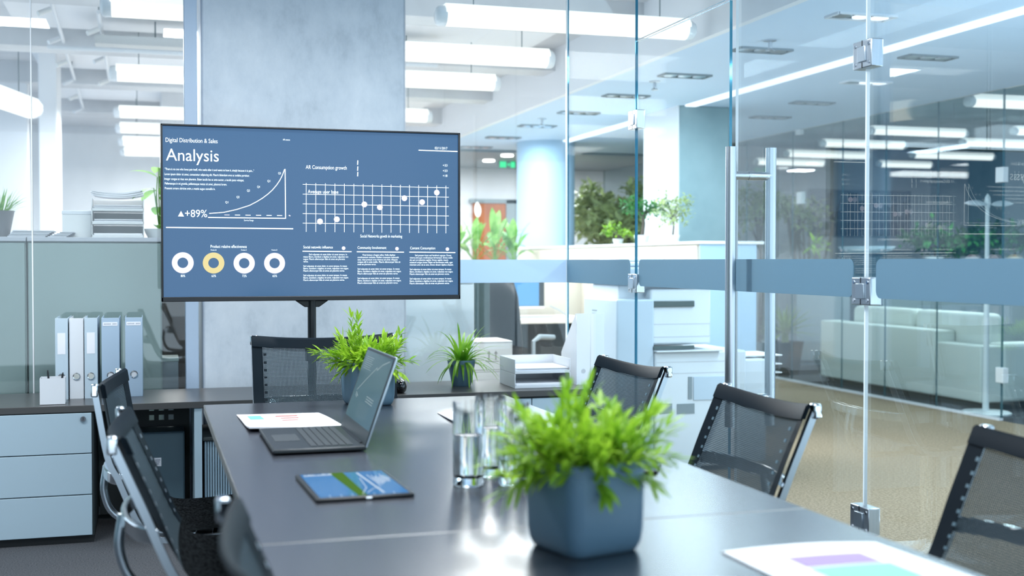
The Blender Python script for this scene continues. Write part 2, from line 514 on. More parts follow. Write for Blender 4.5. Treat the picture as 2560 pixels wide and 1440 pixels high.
def hinge(parent, y, z):
    h = bx('hinge', 'steel', GX - .022, GX + .022, y - .052, y + .052, z - .044, z + .044, parent, .003)
    bx('hinge_knuckle', 'alu', GX - .0275, GX - .0215, y - .024, y + .022, z - .025, z + .025, h, .002)
    b = MB()
    b.box(GX - .0228, GX - .0215, y - .002, y + .002, z - .044, z - .026)
    b.box(GX - .0228, GX - .0215, y - .002, y + .002, z + .026, z + .044)
    b.build('hinge_slot', 'black', h, smooth=False)
    b = MB()
    for sy in (-1, 1):
        for sz in (-1, 1):
            b.cyl((GX - .024, y + sy * .038, z + sz * .029), (GX - .0215, y + sy * .038, z + sz * .029), .0055, 12)
    b.build('screw', 'chrome', h)
for yy in (300, 708, 1150):
    hinge(d1, HY1, U(1592, yy, X=GX).z)
for yy in (137, 728, 1300):
    hinge(d2, HY2 - .003, U(2169, yy, X=GX).z)
hy = 4.145
for sx in (-1, 1):
    b = MB(); b.cyl((GX + sx * .085, hy, .62), (GX + sx * .085, hy, 1.69), .0205, 28)
    b.build('handle', 'steel', d2)
for z in (1.581, .727):
    b = MB(); b.cyl((GX - .085, hy, z), (GX + .085, hy, z), .0165, 18); b.cyl((GX - .014, hy, z), (GX + .014, hy, z), .0178, 18)
    b.build('handle_spacer', 'steel', d2)

# far glass wall of the lounge
LX = 6.4
ys = [7.89, 8.70, 9.45, 10.16, 11.1, 12.1, 13.2, 14.3, RY]
for i in range(len(ys) - 1):
    o = pane('window_%d' % (i + 7), LX - T_, LX + T_, ys[i] + .002, ys[i + 1] - .002, .02, 2.6, 'glass_far', 'glass_edge_far')
    struct(o, 'far lounge glass pane, %s from its corner' % ('first', 'second', 'third', 'fourth', 'fifth', 'sixth', 'seventh', 'eighth')[i], 'glass pane')
for i in range(4):
    o = pane('window_%d' % (i + 15), LX + .01 + i * .9, LX + .9 * (i + 1), 7.89 - T_, 7.89 + T_, .02, 2.6, 'glass_far', 'glass_edge_far')
    struct(o, 'lounge glass return pane, %s from the corner' % ('first', 'second', 'third', 'fourth')[i], 'glass pane')
struct(bx('trim_10', 'plaster', LX - .02, LX + .02, 7.89, RY, 0, .02), 'white floor rail under the far glass wall', 'trim')
CL = []
for px, py in ((2506, 200), (2506, 437), (2506, 938), (2000, 322), (2003, 495)):
    w = U(px, py, X=LX)
    o = bx('glass_clip', 'offwhite', LX - .03, LX + .02, w.y - .045, w.y + .045, w.z - .06, w.z + .06, None, .004)
    CL.append(tag(o, 'white glass clip ' + {(2506, 200): 'high at the near corner of the far glass', (2506, 437): 'at mid height of the near far-glass corner', (2506, 938): 'near the floor at the far-glass corner', (2000, 322): 'high at the far end, right of the door handle', (2003, 495): 'lower one at the far end, right of the door handle'}[(px, py)], 'clip', 'clips on the far glass wall'))

# ------------------------------------------------------------------ lamps
def pendant(x0, x1, y, z, label, group, rz=0, r=.05, cord=True, top=3.0):
    L = x1 - x0
    t = thing('pendant_lamp', label, 'lamp', ((x0 + x1) / 2, y, z), rz, group)
    b = MB()
    n = 14
    prof = []
    for k in range(n + 1):
        a = PI + PI * k / n
        prof.append((math.cos(a) * r * 1.25, math.sin(a) * r * .95))
    prof = [(r * -1.25, .012)] + prof + [(r * 1.25, .012)]
    b.loft([[(s * (L / 2 - .06), p[0], p[1]) for p in prof] for s in (-1, 1)])
    b.build('diffuser', 'lamp', t)
    b = MB()
    prof2 = [(-r * 1.28, .0), (-r * 1.28, .02), (-r * .8, r * .9), (r * .8, r * .9), (r * 1.28, .02), (r * 1.28, 0)]
    b.loft([[(s * (L / 2 - .05), p[0], p[1] + .012) for p in prof2] for s in (-1, 1)])
    b.build('housing', 'lamp_top', t)
    for s in (-1, 1):
        b = MB()
        rings = []
        for k, (dx, f) in enumerate(((0, 1.0), (.035, 1.0), (.05, .85), (.058, .5))):
            rings.append([(s * (L / 2 - .058 + dx), math.cos(2 * PI * j / 20) * r * 1.2 * f, math.sin(2 * PI * j / 20) * r * f) for j in range(20)])
        b.loft(rings)
        b.build('end_cap', 'lamp_cap', t)
    if cord:
        for s in (-1, 1):
            b = MB(); b.cyl((s * L * .36, 0, r * .8), (s * L * .36, 0, top - z), .004, 6)
            b.build('cord', 'mid_grey', t)
    return t
Hz = 2.63
def ylamp(px, py, z):
    return U(px, py, Z=z)
# right-hand rows behind the back glass
lr = [((1070, 12 + 42), (1735, 78), 'long glowing pendant lamp nearest the back glass, top centre of the photo', .058),
      ((1000, 130), (1385, 150), 'second glowing pendant lamp right of the concrete column', .06),
      ((1000, 200), (1250, 210), 'third glowing pendant lamp right of the concrete column, counting down', .06),
      ((1000, 290), (1080, 292), 'fourth and farthest pendant lamp right of the concrete column', .06)]
for (a, c, lab, r) in lr:
    q = U(c[0], c[1], Z=Hz); s = U(a[0], a[1], Z=Hz)
    x1 = min(q.x, 3.15); x0 = s.x if a[0] > 1050 else x1 - 1.65
    pendant(x0, x1, q.y, Hz, lab, 'pendant lamps in the open office', 0, r)
ll = [((250, 14), 'top left pendant lamp, cut by the top of the photo'),
      ((272, 183), 'pendant lamp level with the middle of the upper left glass'),
      ((283, 280), 'first of four far pendant lamps stacked left of the television'),
      ((287, 320), 'second of four far pendant lamps stacked left of the television'),
      ((295, 353), 'third of four far pendant lamps stacked left of the television'),
      ((300, 379), 'last of four far pendant lamps, just above the television top corner')]
for (a, lab) in ll:
    q = U(a[0], a[1], Z=Hz)
    pendant(q.x, q.x + 1.5, q.y, Hz, lab, 'pendant lamps in the open office', 0, .054 if a[1] > 250 else .06)
qa = U(-230, 165, Z=2.45); qb = U(82, 275, Z=2.45); qc = (qa + qb) / 2; ql = (qb - qa).length / 2
pendant(qc.x - ql, qc.x + ql, qc.y, 2.45, 'bright slanting pendant lamp at the left edge of the photo', 'pendant lamps in the open office', math.atan2(qb.y - qa.y, qb.x - qa.x), .075)
# lounge lamps
lo = [((2170, 2450), 326, 'lounge pendant lamp right behind the near door hinge post'), ((2050, 2285), 358, 'lounge pendant lamp crossing the white door edge'),
      ((1960, 2190), 384, 'third lounge pendant lamp from the right, low and long'), ((1884, 2070), 404, 'lounge pendant lamp just right of the steel door handle'),
      ((2415, 2640), 252, 'highest lounge pendant lamp at the right edge'), ((2400, 2640), 356, 'lounge pendant lamp at the right edge, under the highest one'),
      ((2275, 2505), 387, 'lounge pendant lamp ending at the far glass corner'), ((2192, 2330), 410, 'short low lounge pendant lamp over the picture'), ((2528, 2700), 327, 'lounge pendant lamp cut by the right photo edge')]
for (xx, yy, lab) in lo:
    p = U(xx[0], yy, Z=2.66); q = U(xx[1], yy + 4, Z=2.66)
    d = q.x - p.x
    pendant(p.x, p.x + max(.9, min(1.7, d)), p.y, 2.66, lab, 'pendant lamps in the lounge', 0, .045 if yy > 300 else .055)
# long light strips at the edge of the lowered ceiling
for (y0, y1, lab) in ((2.6, 9.5, 'long bright light strip in the lowered ceiling, near part'), (10.35, 13.9, 'bright light strip in the lowered ceiling beyond the column')):
    tag(bx('light_strip', 'strip', 4.43, 4.53, y0, y1, 2.585, 2.6), lab, 'light strip', 'light strips in the corridor ceiling')
for i, (xa, xb) in enumerate(((2150, 2245), (2258, 2338), (2395, 2500), (2520, 2620))):
    ya = U(xa, 300, X=7.65).y; yb = U(xb, 300, X=7.65).y
    tag(bx('light_strip', 'strip', 7.61, 7.69, min(ya, yb), max(ya, yb), 2.94, 2.98), ('shortest far', 'second', 'third', 'rightmost')[i] + ' dashed light strip under the lounge ceiling', 'light strip', 'light strips in the lounge ceiling')
# recessed square downlights
def tray(x, y, z, label, lit=False, group='square downlights in the corridor ceiling'):
    t = thing('ceiling_downlight', label, 'downlight', (x, y, z), 0, group)
    b = MB()
    w, d = .18, .07
    for s in (-1, 1):
        b.box(-w, w, s * d - .008, s * d + .008, -.012, .0)
        b.box(s * w - .008, s * w + .008, -d, d, -.012, .0)
    b.build('frame', 'white' if lit else 'mid_grey', t)
    bx('backing', 'cab_dark', -w, w, -d, d, -.003, -.001, t)
    for k in (-1, 0, 1):
        b = MB(); b.lathe([(.02, -.016), (.05, -.01), (.052, -.002)], 16, (k * .115, 0, 0))
        b.build('lamp_head', 'strip' if lit and k > -1 else 'steel', t)
    return t
for (px, py, lab, lit) in ((2153, 40, 'nearest square downlight, lit, beside the top door hinge', True), (1905, 124, 'dark square downlight above the steel door handle', False), (1712, 188, 'square downlight left of the door leaf gap', False),
        (1565, 239, 'square downlight above the far door hinge', False), (1447, 281, 'square downlight just right of the glass corner', False), (1343, 314, 'square downlight just left of the glass corner', False), (1258, 343, 'small square downlight above the exit sign', False), (1190, 367, 'farthest square downlight, at the top right corner of the television', False),
        (2165, 205, 'lit square downlight below the top door hinge', True), (1925, 292, 'square downlight beyond the light strip, left of the clip', False), (2030, 256, 'square downlight beyond the light strip, over the clip', False), (2320, 142, 'square downlight beyond the light strip, nearest the right edge', False)):
    w = U(px, py, Z=2.6)
    tray(w.x, w.y, 2.6, lab, lit)
for (px, py, lab) in ((1925, 100, 'small sprinkler head above the door handle'), (1637, 203, 'small sprinkler head right of the far door hinge'), (1355, 297, 'small sprinkler head left of the glass corner')):
    w = U(px, py, Z=2.6)
    b = MB(); b.lathe([(.012, -.07), (.03, -.066), (.012, -.05), (.012, -.012), (.04, -.008), (.04, 0)], 14, (w.x, w.y, 2.6))
    tag(b.build('sprinkler_head', 'steel'), lab, 'sprinkler', 'sprinklers in the corridor ceiling')
for (px, py, lab) in ((1222, 400, 'small round ceiling spot left of the exit sign'), (1268, 387, 'small round ceiling spot above the exit sign')):
    w = U(px, py, Z=2.57)
    b = MB(); b.lathe([(.075, -.02), (.075, 0)], 18, (w.x, w.y, 2.57))
    tag(b.build('ceiling_spot', 'down'), lab, 'spotlight', 'round spots by the exit sign')
# track lights
def track(pts, z, label, heads):
    a = U(pts[0][0], pts[0][1], Z=z); c = U(pts[1][0], pts[1][1], Z=z)
    t = thing('track_light', label, 'track light', (a.x, a.y, z), 0, 'ceiling tracks in the open office')
    d = Vector((c.x - a.x, c.y - a.y, 0))
    b = MB(); b.tube([(0, 0, 0), d], .014, 8)
    b.build('rail', 'white', t)
    for k in range(heads):
        f = (k + .4) / heads
        b = MB()
        o = d * f
        b.cyl(o + Vector((-.015, 0, -.02)), o + Vector((-.085, -.04, -.06)), .017, 12)
        b.build('spot_head', 'white' if k % 2 else 'offwhite', t)
    for f in (.02, .5, .98):
        b = MB(); b.cyl(d * f, d * f + Vector((0, 0, 3.0 - z)), .005, 6); b.build('hanger', 'mid_grey', t)
track(((122, -20), (212, 285)), 2.86, 'white ceiling track with spot heads at the upper left', 6)
track(((246, 30), (278, 225)), 2.86, 'shorter white ceiling track right of the long one', 3)
q = U(275, 110, Z=2.75)
t = thing('cable_tray', 'pale perforated cable tray under the ceiling, upper left behind the glass', 'cable tray', (q.x, q.y, 2.75))
bx('tray', 'duct', -.1, 2.3, 0, .22, 0, .012, t); bx('side_rail', 'duct', -.1, 2.3, -.01, 0, 0, .06, t); bx('side_rail', 'duct', -.1, 2.3, .22, .23, 0, .06, t)
b = MB(); b.cyl((-.4, -.06, -.05), (2.3, -.06, -.05), .016, 10); b.build('conduit', 'white', t)
b = MB()
for x in (.3, 1.2, 2.1): b.cyl((x, .11, .012), (x, .11, .25), .006, 6)
b.build('hanger', 'mid_grey', t)
# ------------------------------------------------------------------ television
TY = 5.05
FONT = None
def text_into(mb, s, x, y, z, width, height, mi, axis='wall', mtx=None):
    # letters as flat mesh: capital height and total width given in metres
    cu = bpy.data.curves.new('txt', 'FONT')
    cu.body = s
    cu.size = 1.0
    cu.resolution_u = 3
    ob = bpy.data.objects.new('txt', cu)
    COL.objects.link(ob)
    bpy.context.view_layer.update()
    dg = bpy.context.evaluated_depsgraph_get()
    me = bpy.data.meshes.new_from_object(ob.evaluated_get(dg))
    if len(me.vertices):
        xs = [v.co.x for v in me.vertices]
        x0, w = min(xs), max(xs) - min(xs)
        sx = (width / w) if width else height / .69
        sz = height / .69
        base = len(mb.bm.verts)
        vs = []
        for v in me.vertices:
            a, c = (v.co.x - x0) * sx, v.co.y * sz
            vs.append(mb.bm.verts.new((x + a, y, z + c) if mtx is None else mtx @ Vector((x + a, z + c, y))))
        for pgn in me.polygons:
            try:
                f = mb.bm.faces.new([vs[i] for i in pgn.vertices]); f.material_index = mi
            except ValueError:
                pass
    bpy.data.objects.remove(ob); bpy.data.curves.remove(cu); bpy.data.meshes.remove(me)

tvx0, tvx1, tvz0, tvz1 = .047, 1.290, 1.090, 1.808
tv = thing('television', 'large flat television showing a blue Analysis dashboard, on a dark floor stand', 'television', (.66, TY, 0))
def loc(x): return x - .66
fr = MB()
bw, bb = .008, .019
fr.box(loc(tvx0), loc(tvx0 + bw), -.012, .05, tvz0, tvz1)
fr.box(loc(tvx1 - bw), loc(tvx1), -.012, .05, tvz0, tvz1)
fr.box(loc(tvx0), loc(tvx1), -.012, .05, tvz1 - bw, tvz1)
fr.box(loc(tvx0), loc(tvx1), -.012, .05, tvz0, tvz0 + bb)
fr.box(loc(tvx0 + .004), loc(tvx1 - .004), .0, .05, tvz0 + .004, tvz1 - .004)
fr.build('casing', 'black', tv, .002)
bx('casing_back', 'black', -.35, .35, .05, .09, tvz0 + .02, tvz0 + .42, tv, .008)
sc = MB()
SY = -.004
sc.mi = 0
sc.quad((loc(tvx0 + bw), SY + .002, tvz0 + bb), (loc(tvx1 - bw), SY + .002, tvz0 + bb), (loc(tvx1 - bw), SY + .002, tvz1 - bw), (loc(tvx0 + bw), SY + .002, tvz1 - bw))
def P(px, py):
    u = U(px, py, Y=TY + SY)
    return (loc(u.x), u.z)
PX = TY * 1.02 / F
def stroke(pts, w, mi=1, y=SY + .0005):
    pts = [P(*q) for q in pts]
    sc.mi = mi
    hw = w * PX / 2
    L = []
    for i, q in enumerate(pts):
        a = pts[max(0, i - 1)]; c = pts[min(len(pts) - 1, i + 1)]
        dx, dz = c[0] - a[0], c[1] - a[1]
        n = math.hypot(dx, dz)
        L.append(((q[0] - dz / n * hw, y, q[1] + dx / n * hw), (q[0] + dz / n * hw, y, q[1] - dx / n * hw)))
    V = [(sc.bm.verts.new(a), sc.bm.verts.new(c)) for a, c in L]
    for (a, c), (d, e) in zip(V, V[1:]):
        sc.face([a, c, e, d])
def disc(px, py, r0, r1, mi):
    c = P(px, py); sc.mi = mi
    n = 40
    o = [sc.bm.verts.new((c[0] + r1 * PX * math.cos(2 * PI * k / n), SY + .0002, c[1] + r1 * PX * math.sin(2 * PI * k / n))) for k in range(n)]
    if r0:
        i_ = [sc.bm.verts.new((c[0] + r0 * PX * math.cos(2 * PI * k / n), SY + .0002, c[1] + r0 * PX * math.sin(2 * PI * k / n))) for k in range(n)]
        for k in range(n):
            sc.face([o[k], o[(k + 1) % n], i_[(k + 1) % n], i_[k]])
    else:
        sc.face(o)
def tx(s, x0, yb, x1, cap, mi=1):
    a = P(x0, yb); c = P(x1, yb)
    text_into(sc, s, a[0], SY + .0004, a[1], c[0] - a[0], cap * PX, mi)
tx('Digital Distribution & Sales', 414, 354.5, 544, 10)
tx('Analysis', 415, 401, 547, 28)
tx('AR.status', 707, 351, 725, 4)
for s, x0, y, x1 in (('"There is no one who loves pain itself, who seeks after it and wants to have it, simply because it is pain..."', 412, 425, 635),
                     ('Lorem ipsum dolor sit amet, consectetur adipiscing elit. Mauris bibendum eros ac sodales porttitor.', 411, 437.5, 624),
                     ('Integer congue at risus non pharetra. Etiam iaculis leo ac ante auctor, a iaculis justo volutpat.', 411, 449.5, 610),
                     ('Pellentesque in mi gravida, pellentesque metus sit amet, placerat lorem.', 412, 461, 567),
                     ('Praesent ornare ultricies enim, a mattis augue convallis in.', 412, 473, 538)):
    tx(s, x0, y, x1, 5.2)
crv = [(523, 533.5), (545, 532), (560, 530.7), (592, 523.6), (624, 513.4), (642, 504), (656, 495.5), (670, 485), (681, 475), (692, 462), (700, 450), (706, 438), (711.5, 423)]
stroke(crv, 1.9)
stroke([(712.8, 422.5), (714, 546.5)], 2.2)
stroke([(520, 543.5), (714, 546)], 2.2)
for k in range(6):
    stroke([(561 + 26.3 * k, 537.2 + .3 * k), (574 + 26.3 * k, 537.4 + .3 * k)], 1.6, 3 if k == 0 else 1)
stroke([(722, 538), (726, 540)], 2.5, 3)
for s, x, y in (('Q1', 567, 508), ('Q2', 595, 495), ('Q3', 621, 479), ('Q4', 646.5, 469.5), ('Q1', 672, 455), ('Q2', 699, 435.5)):
    tx(s, x - 3.6, y, x + 3.6, 5)
tx('Service Range', 610, 552.5, 634, 3.6)
sc.mi = 1
sc.poly([(P(*q)[0], SY + .0003, P(*q)[1]) for q in ((445, 541), (460, 541.3), (452.5, 527.5))])
tx('+89%', 462.5, 542.5, 518, 17.5)
stroke([(415, 568.5), (733, 572)], 2.6)
tx('Product relative effectiveness', 526.5, 619.5, 617, 6.8)
for s, x0, x1 in (('Product B', 527, 541), ('Product C', 603, 617), ('Product D', 679, 693)):
    tx(s, x0, 626.5, x1, 3)
for i, (x, y, t_) in enumerate(((457, 657, '80%'), (534, 657.5, '63%'), (610.5, 658, '72%'), (686.5, 658, '65%'))):
    disc(x, y, 12.2, 25, 2 if i == 1 else 3)
    tx(t_, x - 5, 692.5, x + 6, 5.5)
tx('AR Consumption growth', 764.5, 422, 867, 9)
for a, c in ((401, 412), (416, 427), (430, 441)):
    stroke([(894.5, a), (894, c)], 2.4)
tx('02/11/2017', 1087, 373, 1118.5, 6)
stroke([(1046.5, 375.5), (1144, 378.7)], 2.3)
for s, y in (('+33', 416), ('+23', 429.5), ('+18', 442)):
    tx(s, 1107, y, 1118.5, 5.5)
tx('Average user base', 769.5, 483, 846, 8.6)
for k, x in enumerate((765.6, 789.5, 813.5, 837.4, 861, 884.7, 908, 931.4, 954.7, 977.7, 1001, 1023.7, 1046.7, 1069, 1092, 1114.8)):
    stroke([(x, 457.5 + .45 * k), (x, 579.5 + .25 * k)], 1.25)
for a, c in ((461, 469.6), (485.3, 493), (509.6, 516.3), (533.9, 540), (557.8, 563.3)):
    stroke([(757, a), (1122, c)], 1.2)
for x, y in ((800, 553.7), (842, 548.3), (911, 511), (949.6, 518.2), (1011, 495.6), (1055.4, 505.4), (1092, 481.5)):
    disc(x, y, 0, 7.2, 3)
tx('Social Networks gowth in marketing', 901, 593.5, 1005.5, 7)
cols = ((756.5, 'Social netowks influence', 832, 859, 628, 879), (892, 'Community Involvement', 966, 992.5, 629.3, 1010), (1023.5, 'Content Consumption', 1088, 1118.5, 630.3, 1138.5))
for (x0, s, x1, dx, yl, xe) in cols:
    tx(s, x0 + 2, yl - 7, x1, 6.6)
    disc(dx, yl - 7.5, 0, 4.6, 3)
    stroke([(x0, yl), (xe, yl + 1.2)], 2.2)
paras = [
    [('Sed vulputate sit amet dolor sit amet tempus. In', 16, 111), ('massa libero, tincidunt a dapibus sit amet, vulputate non', 2, 114), ('augue. Mauris ullamcorper felis sit amet est pharetra', 2, 106), ('varius.', 2, 14), None,
     ('Sed vulputate sit amet dolor sit amet tempus. In massa', 2, 111), ('libero, tincidunt a dapibus sit amet, vulputate non augue.', 2, 115), ('Mauris ullamcorper felis sit amet est pharetra varius.', 2, 105), None,
     ('Sed vulputate sit amet dolor sit amet tempus. In massa', 2, 111), ('libero, tincidunt a dapibus sit amet, vulputate non augue.', 2, 115), ('Mauris ullamcorper felis sit amet est pharetra varius.', 2, 105)],
    [('Vivat buleon a feugiat tellus. Nulla dapibus', 14, 96), ('condimentum molestie. Nullam consequat malesuada', 2, 105), ('ante, vitae pretium eros rhoncus sit amet. Aliquam', 2, 102), ('congue elit in ante mollis. Mauris ullamcorper felis sit', 2, 109), ('amet est pharetra varius.', 2, 48), None,
     ('Sed vulputate sit amet dolor sit amet tempus. In massa', 2, 107), ('libero, tincidunt a dapibus sit amet, vulputate non augue.', 2, 111), ('Mauris ullamcorper felis sit amet est pharetra varius.', 2, 103), None,
     ('Sed vulputate sit amet dolor sit amet tempus. In massa', 2, 107), ('libero, tincidunt a dapibus sit amet, vulputate non augue.', 2, 111), ('Mauris ullamcorper felis sit amet est pharetra varius.', 2, 103)],
    [('Sed posuere lacus sed hendrerit egestas. Donec', 14, 105), ('viverra ante quis condimentum fermentum. Donec mollis', 1, 108), ('dui sed orci pharetra sagittis. Donec sagittis, mauris', 1, 97), ('euismod congue luctus. Etiam vel fermentum nulla, eget', 1, 108), ('interdum ante vel ut ante. Donec dictum dapibus aliquam.', 1, 110), None,
     ('Sed vulputate sit amet dolor sit amet tempus. In massa', 1, 105), ('libero, tincidunt a dapibus sit amet, vulputate non augue.', 1, 109), ('Mauris ullamcorper felis sit amet est pharetra varius.', 1, 100), None,
     ('Sed vulputate sit amet dolor sit amet tempus. In massa', 1, 105), ('libero, tincidunt a dapibus sit amet, vulputate non augue.', 1, 109), ('Mauris ullamcorper felis sit amet est pharetra varius.', 1, 100)]]
for (x0, s, x1, dx, yl, xe), pr in zip(cols, paras):
    y = yl + 10
    for ln in pr:
        if ln is None:
            y += 5.6; continue
        tx(ln[0], x0 + ln[1], y, x0 + ln[2], 4.2)
        y += 5.9
sc.build('screen', ['screen', 'ink', 'ink_y', 'ink_l'], tv, smooth=False)
# stand
b = MB(); b.cyl((.0, .07, .03), (.0, .07, tvz0 + .25), .018, 20); b.build('post', 'black', tv)
b = MB(); b.prism([(-.07, .06, tvz0 - .002), (.07, .06, tvz0 - .002), (.03, .06, tvz0 - .03), (-.03, .06, tvz0 - .03)], (0, .03, 0)); b.build('mount', 'black', tv, .003)
b = MB(); b.box(-.028, .028, .035, .095, .83, .92); b.build('clamp', 'black', tv, .008)
b = MB(); b.box(-.34, .34, -.12, .26, 0, .03); b.build('base', 'black', tv, .008)

# ------------------------------------------------------------------ conference table
TZ = .74
tb = thing('conference_table', 'long dark conference table with thin pale edges, in the middle of the room', 'table', (.745, 2.6, 0))
def tl(x, y, z): return (x - .745, y - 2.6, z)
def top(ya, yb):
    b = MB(); x0, x1 = .183, 1.308
    b.mi = 0
    p = [tl(x0, ya, TZ - .03), tl(x1, ya, TZ - .03), tl(x1, yb, TZ - .03), tl(x0, yb, TZ - .03)]
    q = [(v[0], v[1], TZ) for v in p]
    b.hexa(p + q)
    o = b.build('table_top', ['table', 'table_edge'], tb, .0025)
    for f in o.data.polygons:
        f.material_index = 0 if f.normal.z > .9 else 1
    return o
top(2.2115, 4.423)
top(.95, 2.2075)
bx('seam_strip', 'table_edge', -.558, .56, -.3922, -.3888, TZ - .03, TZ - .0006, tb)
b = MB(); b.box(-.50, .50, -1.5, 1.7, TZ - .075, TZ - .031); b.build('under_frame', 'mid_grey', tb, .003)
for sx in (-1, 1):
    for y in (-1.45, -.35, 1.62):
        b = MB(); b.box(sx * .43 - .03, sx * .43 + .03, y - .03, y + .03, 0, TZ - .076); b.build('leg', 'steel', tb, .004)

# ------------------------------------------------------------------ mesh chairs
def crm(pts, n):
    out = []
    P_ = [Vector(pts[0]) * 2 - Vector(pts[1])] + [Vector(p) for p in pts] + [Vector(pts[-1]) * 2 - Vector(pts[-2])]
    for i in range(1, len(P_) - 2):
        a, b_, c, d = P_[i - 1:i + 3]
        for k in range(n):
            t = k / n
            out.append(.5 * ((2 * b_) + (c - a) * t + (2 * a - 5 * b_ + 4 * c - d) * t * t + (3 * b_ - a - 3 * c + d) * t ** 3))
    out.append(P_[-2])
    return out
def make_chair(label, w, lift, ztop, lean=.315, lace='alu'):
    r = thing('mesh_chair', label, 'chair', (0, 0, 0), 0, 'black mesh chairs around the table')
    L = lift
    prof = crm([(.255, .525 + L), (.235, .555 + L), (.12, .555 + L), (-.04, .543 + L), (-.12, .541 + L), (-.165, .552 + L), (-.195, .59 + L), (-.222, .65 + L), (-.25 + (.315 - lean) * .3, .72 + L), (-.28 + (.315 - lean) * .6, .79 + L), (-lean, ztop)], 5)
    cut = next(i for i, q in enumerate(prof) if i > 15 and q[1] > .58 + L)
    # chrome side rails
    for s in (-1, 1):
        b = MB(); rings = []
        for i, q in enumerate(prof):
            a = prof[max(0, i - 1)]; c = prof[min(len(prof) - 1, i + 1)]
            d = Vector((c[0] - a[0], c[1] - a[1])).normalized(); n = Vector((-d[1], d[0]))
            o = .024
            rings.append([(s * w + ex, q[0] + n[0] * (o + ez), q[1] + n[1] * (o + ez)) for ex, ez in ((-.008, -.009), (.008, -.009), (.008, .009), (-.008, .009))])
        b.loft(rings)
        b.build('side_rail', 'alu', r, .004)
        e = prof[-1]
        b = MB(); b.box(s * w - .019, s * w + .012, e[0] - .034, e[0] - .012, e[1] - .03, e[1] + .010); b.build('rail_cap', 'chrome', r, .005)
    # net
    def sheet(i0, i1, x0, x1, nx, name, m, off=0, sag=True):
        b = MB(); uvs = {}
        arc = 0; R = []
        for i in range(i0, i1 + 1):
            q = prof[i]
            if i > i0: arc += (Vector(q) - Vector(prof[i - 1])).length
            a = prof[max(0, i - 1)]; c = prof[min(len(prof) - 1, i + 1)]
            d = Vector((c[0] - a[0], c[1] - a[1])).normalized(); n = Vector((-d[1], d[0]))
            row = []
            back = min(1, max(0, (q[1] - .58 - L) / .12))
            topd = max(0, (q[1] - (ztop - .16)) / .16)
            for k in range(nx + 1):
                x = x0 + (x1 - x0) * k / nx
                g = (1 - (x / w) ** 2) if sag else 0
                dv = (.012 + .022 * back) * g
                v = b.bm.verts.new((x, q[0] + n[0] * (dv + off), q[1] + n[1] * (dv + off) - .016 * g * topd ** 2))
                uvs[v] = (x, arc)
                row.append(v)
            R.append(row)
        lay = b.bm.loops.layers.uv.new('UVMap')
        for A, B in zip(R, R[1:]):
            for k in range(nx):
                f = b.face([A[k], A[k + 1], B[k + 1], B[k]])
                for lp in f.loops:
                    lp[lay].uv = uvs[lp.vert]
        return b.build(name, m, r)
    N = len(prof) - 1
    sheet(cut, N, -w - .006, w + .006, 14, 'backrest', 'net')
    sheet(0, cut, -w + .008, w - .008, 12, 'seat', 'net_seat')
    for s in (-1, 1):
        sheet(cut, N, s * (w + .008), s * (w - .034), 2, 'edge_band', 'band', -.002)
        for i in range(cut + 3, N - 2, 2):
            b = MB()
            q, c = prof[i], prof[i + 1]
            d = (Vector(c) - Vector(q)); e = Vector(q) + d * .55
            n = Vector((-d[1], d[0])).normalized()
            for off in (-.001,):
                p0 = [(s * (w - .046), q[0] + n[0] * off, q[1] + n[1] * off), (s * (w - .035), q[0] + n[0] * off, q[1] + n[1] * off), (s * (w - .035), e[0] + n[0] * off, e[1] + n[1] * off), (s * (w - .046), e[0] + n[0] * off, e[1] + n[1] * off)]
                b.prism(p0, (0, -n[0] * .002, -n[1] * .002))
            b.build('lacing', lace, r, smooth=False)
    # top band wraps the upper edge
    b = MB(); rings = []
    e = prof[-1]; d = (Vector(e) - Vector(prof[-2])).normalized()
    for k in range(17):
        x = -w - .006 + (2 * w + .012) * k / 16
        g = 1 - (x / w) ** 2
        by = e[0] - .034 * g; bz = e[1] - .016 * g
        sec = [(.007, .004), (0, .010), (-.007, .004), (-.007, -.034), (.007, -.034)]
        rings.append([(x, by + u + d[0] * v, bz + d[1] * v) for u, v in sec])
    b.loft(rings); b.build('top_band', 'band', r)
    # brace behind the back
    zb = .66 + L * .6
    q = min(prof[cut:], key=lambda t_: abs(t_[1] - zb))
    b = MB(); rings = []
    for k in range(17):
        f = k / 16; x = -w + 2 * w * f
        y = q[0] - .02 - .075 * math.sin(PI * f) ** .6
        rings.append([(x, y - .007, zb - .018), (x, y + .007, zb - .018), (x, y + .007, zb + .018), (x, y - .007, zb + .018)])
    b.loft(rings); b.build('back_brace', 'chrome', r, .004)
    b = MB(); b.tube(crm([(0, q[0] - .098, zb), (0, q[0] - .105, zb - .09), (0, q[0] - .06, zb - .17), (0, -.14, .475 + L), (0, -.02, .483 + L)], 6), .012, 12); b.build('back_support', 'alu', r)
    b = MB(); b.box(-w, w, .0, .05, .495 + L, .513 + L); b.build('seat_brace', 'chrome', r, .004)
    b = MB(); b.cyl((0, .02, .10), (0, .02, .50 + L), .025, 20); b.build('column', 'chrome', r)
    b = MB(); b.box(-.07, .07, -.06, .12, .475 + L, .494 + L); b.build('tilt_housing', 'black', r, .008)
    b = MB()
    for k in range(5):
        a = 2 * PI * k / 5 + .3
        c, s_ = math.cos(a), math.sin(a)
        rings = []
        for t_, hw, z0, z1 in ((.02, .03, .075, .125), (.15, .024, .07, .105), (.29, .018, .065, .085)):
            px, py = c * t_, .02 + s_ * t_
            rings.append([(px + s_ * hw, py - c * hw, z0), (px - s_ * hw, py + c * hw, z0), (px - s_ * hw * .8, py + c * hw * .8, z1), (px + s_ * hw * .8, py - c * hw * .8, z1)])
        b.loft(rings)
    b.build('star_base', 'chrome', r, .004)
